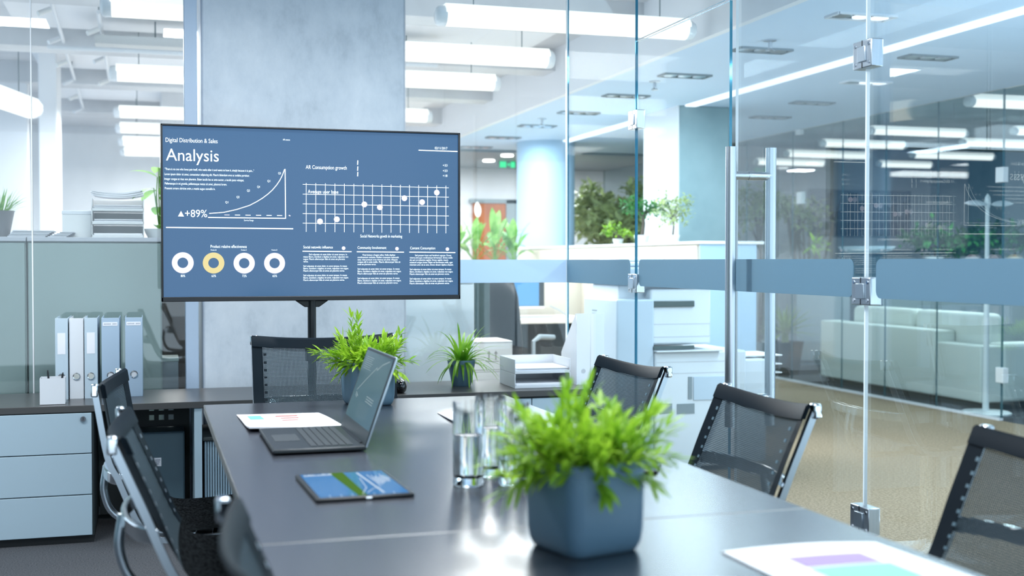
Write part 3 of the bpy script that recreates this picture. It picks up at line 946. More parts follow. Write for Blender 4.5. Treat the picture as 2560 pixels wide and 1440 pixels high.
    for k in range(5):
        a = 2 * PI * k / 5 + .3
        px, py = math.cos(a) * .27, .02 + math.sin(a) * .27
        b = MB()
        for s_ in (-1, 1):
            rings = []
            c_ = Vector((px + s_ * .013, py, .028))
            b.cyl(c_ - Vector((.009, 0, 0)), c_ + Vector((.009, 0, 0)), .028, 16)
        b.cyl((px, py, .03), (px, py, .07), .008, 8)
        b.build('caster', 'black', r)
    return r
G = 'black mesh chairs around the table'
def at(o, x, y, rz): o.location = (x, y, 0); o.rotation_euler = (0, 0, rz)
c0 = make_chair('black mesh chair on the left, second from the television', .272, 0, .872)
at(c0, .262, 2.955, -PI / 2 - .008)
c1 = make_chair('lower black mesh chair farthest along the left side, before the white drawers', .272, -.12, .872)
at(c1, .203, 4.08, -PI / 2 - .10)
dup(c0, (.447, 1.67, 0), -PI / 2, 'black mesh chair nearest the camera on the left, only its rail showing')
R_ = [dup(c0, (1.345, 3.065, 0), PI / 2 - .04, 'black mesh chair at the middle of the right side, before the door handles'),
    dup(c0, (1.41, 4.17, 0), PI / 2 + .05, 'black mesh chair at the far right of the table, before the white printer'),
    dup(c0, (1.485, 2.04, 0), PI / 2 - .02, 'black mesh chair at the right photo edge, nearest the camera')]
for c in R_:
    for k in kids(c):
        if k.name.startswith('lacing'):
            k.material_slots[0].link = 'OBJECT'; k.material_slots[0].material = M['pc']
ch = make_chair('raised black mesh chair at the head of the table, before the television', .272, .08, .955, .30, 'band')
at(ch, .66, 4.47, PI)
# ------------------------------------------------------------------ plants
def leaf(b, base, d, L, W, droop=.25, seg=3, side=None, fold=.25, shape=None):
    d = Vector(d).normalized()
    up = Vector((0, 0, 1))
    s = side if side is not None else d.cross(up)
    if s.length < .1:
        s = d.cross(Vector((1, 0, 0)))
    s.normalize()
    p = Vector(base)
    shape = shape or (lambda t: math.sin(PI * min(1, t * .92 + .06)) ** .8)
    rows = []
    dd = d.copy()
    for k in range(seg + 1):
        t = k / seg
        n = s.cross(dd)
        w = W * .5 * (shape(t) if 0 < k < seg else (.12 if k == 0 else .02))
        rows.append((b.bm.verts.new(p - s * w + n * w * fold), b.bm.verts.new(p), b.bm.verts.new(p + s * w + n * w * fold)))
        dd = (dd - up * droop / seg).normalized()
        p = p + dd * (L / seg)
    for A, B in zip(rows, rows[1:]):
        b.face([A[0], A[1], B[1], B[0]]); b.face([A[1], A[2], B[2], B[1]])

def bush(b, c, r0, nst, L, lift, leafL, leafW, nl, rnd, droop=.5, flop=.25):
    # stems fanning out from a pot mouth, each with narrow leaves in pairs
    for i in range(nst):
        a = rnd.random() * 2 * PI
        rr = r0 * math.sqrt(rnd.random())
        base = Vector((c[0] + rr * math.cos(a), c[1] + rr * math.sin(a), c[2]))
        a2 = a + rnd.uniform(-.6, .6)
        el = rnd.uniform(lift[0], lift[1])
        d = Vector((math.cos(a2) * math.cos(el), math.sin(a2) * math.cos(el), math.sin(el)))
        ln = L * rnd.uniform(.55, 1.0)
        p = base.copy(); n = nl
        for k in range(n):
            t = (k + 1) / n
            p = p + d * ln / n
            d = (d - Vector((0, 0, 1)) * droop * (1 - math.sin(el)) / n * (1.2 if rnd.random() < flop else .6)).normalized()
            if t < .22: continue
            s = d.cross(Vector((0, 0, 1)))
            if s.length < .05: s = Vector((1, 0, 0))
            s.normalize(); n_ = s.cross(d)
            ph = rnd.random() * PI
            for q in (-1, 1):
                sd = s * math.cos(ph) + n_ * math.sin(ph)
                ld = d * .85 + sd * q * rnd.uniform(.35, .75) + Vector((rnd.uniform(-.2, .2), rnd.uniform(-.2, .2), rnd.uniform(-.1, .25)))
                leaf(b, p, ld, leafL * rnd.uniform(.7, 1.15), leafW * rnd.uniform(.75, 1.1), .35, 3)
        leaf(b, p, d, leafL, leafW, .2, 3)

def square_pot(label, loc, rz, seed, hz=.162, w=.085):
    rnd = random.Random(seed)
    t = thing('potted_plant', label, 'plant', loc, rz, 'bushy plants in square pots')
    def ring(h, z, r):
        out = []
        for cx_, cy_, a0 in ((1, 1, 0), (-1, 1, 1), (-1, -1, 2), (1, -1, 3)):
            for k in range(7):
                a = a0 * PI / 2 + k * PI / 12
                out.append((cx_ * (h - r) + r * math.cos(a), cy_ * (h - r) + r * math.sin(a), z))
        return out
    b = MB()
    prof = [(w * .80, 0.0, .02), (w * .86, .004, .022), (w * .93, .018, .026), (w * .965, .04, .028), (w, hz - .003, .03), (w - .002, hz, .03), (w - .006, hz, .028), (w - .007, hz - .03, .027)]
    b.loft([ring(h, z, r) for h, z, r in prof])
    b.build('pot', 'pot', t)
    b = MB(); b.loft([ring(w - .009, hz - .045, .026), ring(w - .009, hz - .028, .026)]); b.build('soil', 'soil', t)
    b = MB()
    bush(b, (0, 0, hz - .03), w * .8, 60, .138, (.28, 1.0), .048, .0125, 7, rnd, .5)
    bush(b, (0, 0, hz - .03), w * .6, 34, .105, (.8, 1.4), .046, .0115, 6, rnd, .7)
    bush(b, (0, 0, hz - .025), w * .9, 7, .115, (.05, .4), .05, .012, 6, rnd, 1.2)
    b2 = b
    for k in range(5):   # the tall tuft
        bush(b2, (-.03 + k * .004, .0, hz - .03), .012, 1, .19, (1.3, 1.48), .045, .0105, 8, rnd, .1)
    b.build('foliage', 'leaf', t)
    return t
np_ = U(1455, 1345, Z=TZ)
square_pot('bushy green plant in a square slate pot, front of the table beside the water glasses', (.748, 2.022, TZ), .27, 3)
square_pot('bushy green plant in a square slate pot behind the laptop', (.752, 4.28, TZ), .1, 11)

# spider plant on the long desk
DZ = .615
def desk_y(px, py): return U(px, py, Z=DZ)
w = U(1161, 967, Z=DZ)
t = thing('spider_plant', 'small spider plant in a round slate pot on the dark desk below the television', 'plant', (w.x, w.y + .06, DZ))
b = MB(); b.lathe([(.045, 0), (.049, .004), (.066, .09), (.072, .125), (.072, .133), (.068, .133), (.066, .115)], 36); b.build('pot', 'pot', t)
b = MB(); b.lathe([(.064, .10), (.066, .112)], 24); b.build('soil', 'soil', t)
rnd = random.Random(5); b = MB()
for i in range(52):
    a = rnd.random() * 2 * PI; el = rnd.uniform(.35, 1.4)
    d = (math.cos(a) * math.cos(el), math.sin(a) * math.cos(el), math.sin(el))
    leaf(b, (math.cos(a) * .02, math.sin(a) * .02, .11), d, rnd.uniform(.16, .27), rnd.uniform(.017, .026), rnd.uniform(.9, 2.0), 8, shape=lambda t_: (1 - t_) ** .6)
for a, L_ in ((-PI / 2 + .1, .17), (-PI / 2 - .5, .10), (-PI / 2 + .3, .14)):
    leaf(b, (math.cos(a) * .05, math.sin(a) * .05, .13), (math.cos(a), math.sin(a), .3), L_, .018, 4.5, 7, shape=lambda t_: (1 - t_) ** .5)
b.build('foliage', 'leaf_spider', t)

# ------------------------------------------------------------------ on the table
# laptop, open to the left
lap = thing('laptop', 'dark open laptop with a lit chart on its screen, on the table', 'laptop', (.31, 3.42, TZ), 0)
lx1, ly = .25, .213
b = MB(); b.box(0, lx1, -ly, ly, .004, .016); b.build('base', 'laptop', lap, .004)
b = MB()
for sx in (.03, lx1 - .03):
    b.box(sx - .006, sx + .006, -ly * .8, ly * .8, 0, .0045)
b.build('foot', 'black', lap)
b = MB(); b.box(.02, .09, -.065, .065, .0161, .0166); b.build('touchpad', 'laptop_key', lap)
b = MB()
for r_ in range(6):
    x = .112 + r_ * .0195
    n = 14 if r_ < 5 else 15
    for k in range(n):
        y = -ly * .86 + 2 * ly * .86 * (k + .5) / n
        b.box(x - .008, x + .008, y - ly * .86 / n + .0012, y + ly * .86 / n - .0012, .0161, .0176)
b.build('keyboard', 'laptop_key', lap, smooth=False)
lid = MB()
hx, hz = lx1, .016
ang = math.radians(19.5)
LM = Matrix.Translation((hx - .004, 0, hz)) @ Matrix.Rotation(ang, 4, 'Y')
lid.box(0, .007, -ly, ly, -.004, .252, LM)
lid_o = lid.build('lid', 'alu', lap, .002)
s_ = MB()
s_.box(-.0012, 0, -ly + .001, ly - .001, -.002, .250, LM); s_.build('bezel', 'laptop', lap)
s_ = MB()
def ls(y, z, e=.0016): return LM @ Vector((-e, y, z))
s_.mi = 0
s_.quad(ls(-ly + .012, .038), ls(ly - .012, .038), ls(ly - .012, .243), ls(-ly + .012, .243))
s_.mi = 1
def lstroke(pts, w_):
    for (a, c) in zip(pts, pts[1:]):
        d = Vector((c[0] - a[0], c[1] - a[1])).normalized() * w_ / 2
        s_.quad(ls(a[0] - d[1], a[1] + d[0], .002), ls(a[0] + d[1], a[1] - d[0], .002), ls(c[0] + d[1], c[1] - d[0], .002), ls(c[0] - d[1], c[1] + d[0], .002))
lstroke([(ly - .06, .12), (.06, .165), (-.03, .205), (-.04, .198), (-.09, .218), (-.17, .235)], .0022)
for k in range(7):
    lstroke([(.17, .225 - k * .006), (.05 + .01 * (k % 3), .225 - k * .006)], .001)
lstroke([(.15, .115), (.11, .105)], .0022); lstroke([(.15, .108), (.12, .1)], .0018)
for k in range(3): lstroke([(-.02, .118 - k * .007), (-.13, .116 - k * .007)], .0016)
for k in range(8): lstroke([(.05 - k * .02, .05), (.05 - k * .02, .095)], .0008)
s_.build('screen', ['laptop_screen', 'laptop_ink'], lap, smooth=False)
b = MB(); b.cyl((hx - .006, -ly * .75, .014), (hx - .006, ly * .75, .014), .006, 12); b.build('hinge_bar', 'black', lap)

# tablet
tab = thing('tablet', 'dark tablet showing a blue dashboard, lying on the table before the laptop', 'tablet', (.44, 2.71, TZ), .03)
b = MB(); b.box(-.108, .108, -.155, .155, .0, .009); b.build('body', 'black', tab, .004)
b = MB(); hx_, hy_ = .098, .145
Zt = .0094
b.mi = 0; b.quad((-hx_, -hy_, Zt), (hx_, -hy_, Zt), (hx_, hy_, Zt), (-hx_, hy_, Zt))
b.mi = 1; b.quad((-.015, -hy_, Zt + .0003), (.005, -hy_, Zt + .0003), (.004, hy_, Zt + .0003), (-.028, hy_, Zt + .0003))
b.mi = 2
rnd = random.Random(2)
def tline(a, c, w_=.0016):
    d = Vector((c[0] - a[0], c[1] - a[1])).normalized() * w_ / 2
    b.quad((a[0] - d[1], a[1] + d[0], Zt + .0005), (a[0] + d[1], a[1] - d[0], Zt + .0005), (c[0] + d[1], c[1] - d[0], Zt + .0005), (c[0] - d[1], c[1] + d[0], Zt + .0005))
for k in range(11):
    tline((.055 + k * .004, -.02 + k * .006 - rnd.random() * .03), (.052 + k * .0042, .05 + rnd.random() * .05), .0016)
for k in range(16):
    x = -.09 + k * .0042
    tline((x, .118), (x, .128 + rnd.random() * .012), .0028)
for x in (-.075, -.05, -.026, -.002, .022, .066): tline((x, -.143), (x, -.125), .0012)
tline((.045, -.13), (.035, .13), .004)
tline((.0, -.12), (.02, -.06)); tline((.02, -.06), (.028, .06)); tline((.01, -.12), (.03, -.08)); tline((.03, -.08), (.05, -.06))
b.build('screen', ['tab_screen', 'tab_green', 'tab_white'], tab, smooth=False)
b = MB(); b.cyl((0.0, -.1552, .0045), (.012, -.1552, .0045), .0025, 8); b.build('button', 'alu', tab)

# reports
def sheet_thing(name, label, pts, items, curl, z=TZ, group=None):
    # pts: four table corners (far-left, far-right, near-right, near-left)
    A, B, C_, D = [Vector((p[0], p[1], 0)) for p in pts]
    def pos(u, v, e=0):
        p = A.lerp(B, u).lerp(D.lerp(C_, u), v)
        return Vector((p.x, p.y, z + .003 + e + curl(u, v)))
    b = MB(); n = 14
    g = [[b.bm.verts.new(pos(i / n, j / n)) for i in range(n + 1)] for j in range(n + 1)]
    for j in range(n):
        for i in range(n):
            b.face([g[j][i], g[j + 1][i], g[j + 1][i + 1], g[j][i + 1]])
    gb = [[b.bm.verts.new(Vector((pos(i / n, j / n).x, pos(i / n, j / n).y, z + .0004 + max(0, curl(i / n, j / n) * .8)))) for i in range(n + 1)] for j in range(n + 1)]
    for j in range(n):
        for i in range(n):
            b.face([gb[j][i], gb[j][i + 1], gb[j + 1][i + 1], gb[j + 1][i]])
    for i in range(n):
        b.face([g[0][i], g[0][i + 1], gb[0][i + 1], gb[0][i]]); b.face([g[n][i + 1], g[n][i], gb[n][i], gb[n][i + 1]])
        b.face([g[i + 1][0], g[i][0], gb[i][0], gb[i + 1][0]]); b.face([g[i][n], g[i + 1][n], gb[i + 1][n], gb[i][n]])
    mats = ['paper']
    for (u0, u1, v0, v1, m) in items:
        if m not in mats: mats.append(m)
        b.mi = mats.index(m)
        k = 6
        for i in range(k):
            a, c = u0 + (u1 - u0) * i / k, u0 + (u1 - u0) * (i + 1) / k
            b.quad(pos(a, v0, .0006), pos(c, v0, .0006), pos(c, v1, .0006), pos(a, v1, .0006))
    o = b.build(name, mats)
    return tag(o, label, 'paper', group)
sheet_thing('printed_report', 'curling printed report with pale charts behind the laptop', [(.275, 4.085), (.545, 4.06), (.575, 3.66), (.285, 3.67)],
            [(.1, .26, .15, .42, 'chart_blue'), (.42, .68, .18, .26, 'chart_red'), (.45, .66, .34, .40, 'chart_red'), (.44, .62, .48, .53, 'chart_red'), (.68, .8, .17, .2, 'chart_grey'), (.86, .9, .3, .5, 'chart_grey')],
            lambda u, v: .014 * max(0, (v - .55) / .45) ** 2 * (1 - u * .8) + .004 * math.sin(v * PI))
sheet_thing('printed_report', 'printed report with lilac and mint charts at the near right table corner', [(.965, 1.91), (1.262, 1.89), (1.285, 1.50), (.975, 1.50)],
            [(.25, .72, .20, .36, 'chart_purple'), (.25, .75, .38, .62, 'chart_green')], lambda u, v: .006 * (1 - v) * math.sin(u * 3))
sheet_thing('printed_report', 'printed sheet with dark blue charts behind the water glasses', [(.93, 3.95), (1.14, 3.98), (1.17, 3.66), (.92, 3.62)],
            [(.2, .5, .2, .4, 'chart_blue'), (.55, .8, .25, .45, 'chart_purple')], lambda u, v: .008 * (1 - u) * v)
sheet_thing('printed_report', 'small sheet of paper just right of the big front plant', [(1.00, 2.98), (1.14, 2.97), (1.155, 2.80), (1.01, 2.80)], [(.2, .7, .2, .3, 'chart_grey')], lambda u, v: .002)
w = U(1612, 1172, Z=TZ)
b = MB(); b.box(-.036, .036, -.07, .07, 0, .008)
ph = b.build('smartphone', 'black_gloss', None, .003); ph.location = (w.x + .005, w.y, TZ + .0002 if False else TZ); ph.rotation_euler = (0, 0, -.5)
ph.location = (w.x, w.y, TZ)
tag(ph, 'black smartphone half hidden right of the front plant', 'phone')

# water glasses
def tumbler(label, px, py):
    w = U(px, py, Z=TZ)
    t = thing('water_glass', label, 'glass', (w.x, w.y, TZ), 0, 'water glasses on the table')
    R, H, th = .0355, .192, .0022
    b = MB()
    b.lathe([(.001, 0), (R - .003, 0), (R, .004), (R + .001, H), (R - th + .001, H), (R - th, .026), (R - th - .008, .020), (.001, .019)], 48, cap0=True, cap1=True)
    b.build('tumbler', 'tumbler', t)
    b = MB()
    e = .0003
    b.lathe([(.001, .0195), (R - th - .008, .0205), (R - th + e, .0262), (R - th + e + .0006, .118), (R - th - .002, .1165), (.001, .116)], 48)
    b.build('water', 'water', t)
    return t
tumbler('left one of three water glasses beside the front plant', 1171, 1212)
tumbler('rear one of three water glasses, between the other two', 1226, 1188)
tumbler('right one of three water glasses, touching the plant pot in view', 1283, 1210)
# ------------------------------------------------------------------ long desk and cabinets along the glass
FY = 5.63
wt = thing('worktop', 'long dark worktop along the glass wall carrying the binders and trays', 'worktop', (.3, 5.92, 0))
b = MB(); b.box(-1.9, 1.86, -.29, .30, DZ - .03, DZ)
o = b.build('top', ['desk', 'desk_edge'], wt, .002)
for f in o.data.polygons: f.material_index = 0 if f.normal.z > .9 else 1
bx('cable_tray', 'cab_charcoal', -.45, .0, .18, .24, DZ - .07, DZ - .031, wt)
t = thing('drawer_cabinet', 'pale blue three-drawer cabinet with a lock, at the left under the worktop', 'cabinet', (-.65, 5.9, 0))
bx('carcass', 'cab_dark', -.42, .408, -.255, .25, .03, .582, t, .002)
bx('plinth', 'cab_charcoal', -.42, .405, -.245, .24, 0, .03, t)
zs = [.035, .2175, .401, .583]
for i in range(3):
    d = bx('drawer', 'cab_white', -.42, .400, -.273, -.256, zs[i] + .002, zs[i + 1] - .002, t, .002)
    if i == 2:
        w = U(208, 1047, Y=FY)
        b = MB(); b.lathe([(.0005, 0), (.0115, 0), (.0135, .003), (.0135, .008)], 20)
        lk = b.build('lock', 'chrome', d); lk.location = (w.x + .65, -.281, w.z); lk.rotation_euler = (-PI / 2, 0, 0)
        bx('keyhole', 'black', -.0012, .0012, -.006, .006, -.0004, .0, lk)
t = thing('modesty_panel', 'dark panel with square cut-outs at the back of the knee space', 'panel', (-.03, 6.1, 0))
b = MB()
X0, X1, Z0, Z1 = -.205, .215, .03, DZ - .032
xh = [U(x, 1030, Y=6.1).x + .03 for x in (373, 385, 397, 410, 421, 434)]
zh = [U(400, y, Y=6.1).z for y in (1050, 1037, 1027, 1021)]
xs = [X0, xh[0], xh[1], xh[2], xh[3], xh[4], xh[5], X1]; zz = [Z0, zh[0], zh[1], zh[2], zh[3], Z1]
for i in range(7):
    for j in range(5):
        if i % 2 == 1 and j % 2 == 1: continue
        b.box(xs[i], xs[i + 1], 0, .012, zz[j], zz[j + 1])
b.build('panel', 'cab_dark', t, smooth=False)
t = thing('computer_tower', 'blue-grey metal cupboard with a small white sticker in the knee space', 'cupboard', (.03, 5.93, 0))
bx('body', 'pc', -.12, .125, -.06, .14, .09, .45, t, .004)
bx('door', 'pc', -.115, .12, -.066, -.061, .095, .445, t, .002)
bx('foot', 'black', -.11, .115, -.05, .13, 0, .09, t)
w = U(394, 1155, Y=5.864); b = MB(); b.box(w.x - .03 - .017, w.x - .03 + .017, -.068, -.0665, w.z - .02, w.z + .02)
b.mi = 1
for k in range(3): b.box(w.x - .03 - .010, w.x - .03 + .006 + .003 * k, -.0686, -.0682, w.z - .011 + k * .009, w.z - .006 + k * .009)
b.build('sticker', ['label', 'label_ink'], t, smooth=False)
tag(bx('side_panel_board', 'cab_white', .192, .226, 5.64, 6.09, 0, DZ - .031, None, .002), 'pale upright end board left of the ribbed cupboard, under the worktop', 'panel')
t = thing('tambour_cupboard', 'low blue-grey cupboard with a ribbed shutter, beside the table edge', 'cupboard', (.56, 5.9, 0))
bx('carcass', 'cab_charcoal', -.325, .33, -.22, .2, 0, .43, t, .002)
bx('lid', 'cab_dark', -.33, .335, -.25, .205, .43, .447, t, .003)
b = MB()
for k in range(56):
    x = -.322 + k * .0115
    b.prism([(x, -.222, .01), (x + .002, -.232, .01), (x + .0085, -.232, .01), (x + .0105, -.222, .01)], (0, 0, .415))
b.build('shutter', 'tambour', t, smooth=False)
t = thing('base_cabinet', 'pale low cabinet under the right end of the worktop, behind the front plant', 'cabinet', (1.65, 5.9, 0))
bx('carcass', 'cab_dark', -.14, .45, -.24, .25, .0, DZ - .032, t); bx('door', 'cab_white', -.135, .155, -.26, -.241, .03, DZ - .04, t, .002); bx('door', 'cab_white', .16, .445, -.26, -.241, .03, DZ - .04, t, .002)

# ring binders
def binder(label, x0, x1, yb, ytop, m, lab, ring='chrome'):
    a = U(x0, yb, Z=DZ); c = U(x1, yb, Z=DZ)
    wd = c.x - a.x; y = a.y
    H = U(x0, ytop, Y=y).z - DZ
    t = thing('ring_binder', label, 'binder', ((a.x + c.x) / 2, y, DZ), 0, 'ring binders on the worktop')
    h = wd / 2 - .0015; dp = .30
    b = MB(); b.box(-h, h, 0, .003, 0, H); b.box(-h, -h + .0025, .003, dp, 0, H); b.box(h - .0025, h, .003, dp, 0, H)
    b.build('cover', m, t, .001)
    bx('pages', 'paper', -h + .006, h - .006, .03, dp - .01, .008, H - .03, t)
    zc = U((x0 + x1) / 2, yb - 57, Y=y).z - DZ
    b = MB()
    n = 28
    prof = [(.013, 0), (.013, -.004), (.0165, -.005), (.0175, 0)]
    rings = [[(r * math.cos(2 * PI * k / n), d, zc + r * math.sin(2 * PI * k / n)) for k in range(n)] for r, d in prof]
    b.loft(rings, False, False); b.build('finger_ring', 'chrome', t)
    b = MB(); b.poly([(.0135 * math.cos(2 * PI * k / n), -.0012, zc + .0135 * math.sin(2 * PI * k / n)) for k in range(n)])
    b.build('finger_hole', ring, t, smooth=False)
    if lab == 'tall':
        zt = H - .068; lb = bx('spine_label', 'label', -h * .62, h * .62, -.0012, -.0002, zt - .098, zt, t)
    elif lab == 'thin':
        lb = bx('spine_label', 'label', -h * .85, h * .80, -.0012, -.0002, H - .037, H - .020, t)
        b = MB()
        for k in range(9):
            if k == 5: continue
            b.box(-h * .7 + k * h * .16, -h * .7 + k * h * .16 + h * .1, -.0018, -.0013, H - .031, H - .026)
        b.build('print', 'label_ink', lb, smooth=False)
    return t
binder('pale blue ring binder at the left, with a tall blank spine label', 138, 171, 1000, 796, 'binder_pale', 'tall', 'brass')
binder('white ring binder without label, second from the left', 173.5, 210, 998, 796, 'white', None, 'brass')
binder('pale blue ring binder right of the white one, with a tall blank label', 211, 245, 997, 795, 'binder_pale', 'tall', 'brass')
binder('wide blue-grey ring binder with a thin label, right of the tall labels', 254, 300, 995, 795, 'binder', 'thin', 'white')
binder('wide blue-grey ring binder at the right end, behind the chair corner', 313, 358, 992, 794, 'binder', 'thin', 'white')
w = U(131, 1012, Z=DZ)
t = thing('pen_holder', 'square white pen holder in front of the binders', 'pen holder', (w.x, w.y + .05, DZ), .02)
b = MB(); h = .053; H = .118
for x0, x1, y0, y1 in ((-h, h, -h, -h + .003), (-h, h, h - .003, h), (-h, -h + .003, -h + .003, h - .003), (h - .003, h, -h + .003, h - .003)):
    b.box(x0, x1, y0, y1, .002, H)
b.box(-h + .003, h - .003, -h + .003, h - .003, .002, .006)
b.build('cup', 'white', t)
for x, dx, L_ in ((-.01, -.012, .15), (.02, .02, .138)):
    b = MB(); b.tube([(x, .0, .007), (x + dx, .01, L_ - .012), (x + dx * 1.08, .011, L_)], [.0045, .0045, .002], 10)
    q = b.build('pen', 'black')
    q.location = (w.x, w.y + .05, DZ)
    tag(q, 'black pen standing in the white pen holder, ' + ('left one' if dx < 0 else 'right one'), 'pen', 'pens in the white holder')
w = U(1004, 984, Z=DZ)
b = MB(); b.lathe([(.001, 0), (.028, 0), (.040, .012), (.045, .035), (.036, .058), (.018, .068), (.001, .07)], 28)
sp = b.build('desk_speaker', 'black_gloss'); sp.location = (w.x, w.y + .05, DZ); sp.scale = (.8, 1.3, 1)
tag(sp, 'small rounded glossy black speaker on the worktop, just right of the raised chair', 'speaker')

# letter trays
def tray_stack(p0, p1, ytop, n, depth, loose, labels, group, zbase, paperfold=False, m='white'):
    A, B = p0, p1
    ang = math.atan2(B.y - A.y, B.x - A.x); W = math.hypot(B.x - A.x, B.y - A.y)
    Ht = (U(ytop[0], ytop[1], Y=A.y).z - zbase) / n
    for i in range(n):
        t = thing('letter_tray', labels[i], 'letter tray', (A.x, A.y, zbase + i * Ht), ang, group)
        b = MB(); e = .004; g = .001
        b.box(0, W, 0, depth, g, g + e); b.box(0, e, 0, depth, g + e, Ht - g); b.box(W - e, W, 0, depth, g + e, Ht - g); b.box(0, W, depth - e, depth, g + e, Ht - g); b.box(0, W, 0, e, g + e, g + .014)
        b.build('tray', m, t, .0008)
        rnd_ = random.Random(i + 3)
        for k in range(loose[i]):
            z = g + e + .0005 + k * .0045
            bx('sheets', 'paper' if k != 1 else 'paper_blue', e + .004 + rnd_.random() * .006, W - e - .004, .01 + rnd_.random() * .02, depth - .02, z, z + .0042, t)
A = U(1287, 972, Z=DZ); B = U(1426, 968, Z=DZ)
tray_stack(A, B, (1287, 899), 2, .30, (4, 5), ('lower white letter tray on the worktop beside the spider plant', 'upper white letter tray on the worktop beside the spider plant'), 'white letter trays on the worktop', DZ)
# magazine files
w = U(1441, 962, Z=DZ); w2 = U(1519, 962, Z=DZ)
Ht = U(1441, 784, Y=w.y).z - DZ
wd = (w2.x - w.x) / 2
for i in range(2):
    t = thing('magazine_file', ('left', 'right')[i] + ' one of two tall white magazine files on the worktop', 'magazine file', (w.x + wd * i, w.y, DZ), 0, 'white magazine files')
    dp = .24
    b = MB(); e = .003
    b.box(.001, wd - .001, 0, e, 0, Ht)
    for x in (.001, wd - .001 - e):
        b.prism([(x, e, 0), (x, dp, 0), (x, dp, Ht * .42), (x, e + .012, Ht)], (e, 0, 0))
    b.box(.001 + e, wd - .001 - e, dp - e, dp, 0, Ht * .42); b.box(.001 + e, wd - .001 - e, e, dp - e, 0, e)
    b.build('case', 'white', t)
    bx('papers', 'paper', .008, wd - .008, .03, dp - .02, .004, Ht * .4, t)
    b = MB(); n = 16; b.lathe([(.001, 0), (.012, 0), (.012, .001)], n); q = b.build('thumb_hole', 'chart_grey', t); q.location = (wd / 2, -.0002, .07); q.rotation_euler = (PI / 2, 0, 0)

# ------------------------------------------------------------------ behind the glass, left
GCY = 6.45
ct = U(200, 593, Y=GCY).z
def gcab(label, x0, x1, doors):
    t = thing('storage_cabinet', label, 'cabinet', ((x0 + x1) / 2, GCY + .22, 0), 0, 'grey cabinets behind the glass')
    h = (x1 - x0) / 2
    bx('carcass', 'grey_cab', -h, h, -.2, .22, .0, ct - .022, t, .002)
    bx('top', 'grey_cab_top', -h, h, -.225, .22, ct - .022, ct, t, .002)
    n = doors
    for k in range(n):
        a = -h + .004 + k * (2 * h - .004) / n
        bx('door', 'grey_cab', a, a + (2 * h - .004) / n - .006, -.22, -.2005, .04, ct - .03, t, .003)
gcab('wide grey-green storage cabinet behind the binders, beyond the glass', -.584, .062, 1)
gcab('grey-green storage cabinet at the far left, beyond the glass', -1.6, -.590, 2)
rnd = random.Random(21)
w = U(12, 592, Y=6.6)
t = thing('potted_plant', 'small grass plant in a grey pot at the left edge, on the grey cabinet', 'plant', (w.x - .03, 6.62, ct))
b = MB(); b.lathe([(.05, 0), (.075, .13), (.079, .135), (.072, .135), (.07, .12)], 28); b.build('pot', 'pot_grey', t)
b = MB(); b.lathe([(.069, .10), (.0715, .122)], 20); b.build('soil', 'soil', t)
b = MB()
for i in range(90):
    a = rnd.random() * 2 * PI; el = rnd.uniform(.7, 1.5)
    leaf(b, (math.cos(a) * .04, math.sin(a) * .04, .12), (math.cos(a) * math.cos(el), math.sin(a) * math.cos(el), math.sin(el)), rnd.uniform(.07, .15), .008, .8, 4)
b.build('foliage', 'leaf_lily', t)
# flat papers
for i, (x0, x1, y, h, lab) in enumerate(((28, 130, 6.55, .035, 'low stack of grey papers on the grey cabinet beside the small pot'), (128, 182, 6.53, .028, 'thin fanned stack of magazines on the grey cabinet'))):
    a = U(x0, 590, Y=y); c = U(x1, 590, Y=y)
    b = MB(); n = 5
    for k in range(n):
        z = ct + h * k / n; sh = (k - 2) * .006
        b.box(a.x + sh + (k * .008 if i else 0), c.x + sh - (n - k) * .003, y - .06 + .004 * (k % 2), y + .16, z, z + h / n - .0008)
    tag(b.build('paper_stack', 'chart_grey'), lab, 'papers')
a = U(155, 590, Y=6.62); c = U(228, 527, Y=6.62)
t = thing('white_box', 'white storage box beside the paper trays on the grey cabinet', 'box', ((a.x + c.x) / 2, 6.70, ct))
hh = (c.x - a.x) / 2
bx('body', 'offwhite', -hh, hh, -.08, .1, 0, c.z - ct - .02, t, .003); bx('lid', 'white', -hh - .002, hh + .002, -.082, .102, c.z - ct - .02, c.z - ct, t, .003)
A = U(229, 590, Y=6.52); B = U(360, 590, Y=6.52)
A.z = B.z = ct
tray_stack(A, B, (229, 494), 3, .22, (4, 5, 6), ('lowest of three white paper trays on the grey cabinet', 'middle one of three white paper trays on the grey cabinet', 'top one of three white paper trays on the grey cabinet'), 'paper trays on the grey cabinet', ct, m='offwhite')
b = MB(); zt_ = U(229, 494, Y=6.52).z + .001
wv = B.x - A.x
for k in range(5):
    n = 12; z0 = zt_ + k * .0055
    pr = [(A.x + .01 + (wv - .01) * i / n - .012 * k % .02, 6.53, z0 + .02 * (abs(i / n - .45) * 1.7) ** 2) for i in range(n + 1)]
    b.prism(pr + [(p[0], p[1], p[2] + .0045) for p in reversed(pr)], (0, .19, 0))
tag(b.build('paper_stack', 'paper'), 'sagging sheets of paper piled on the top paper tray', 'papers')
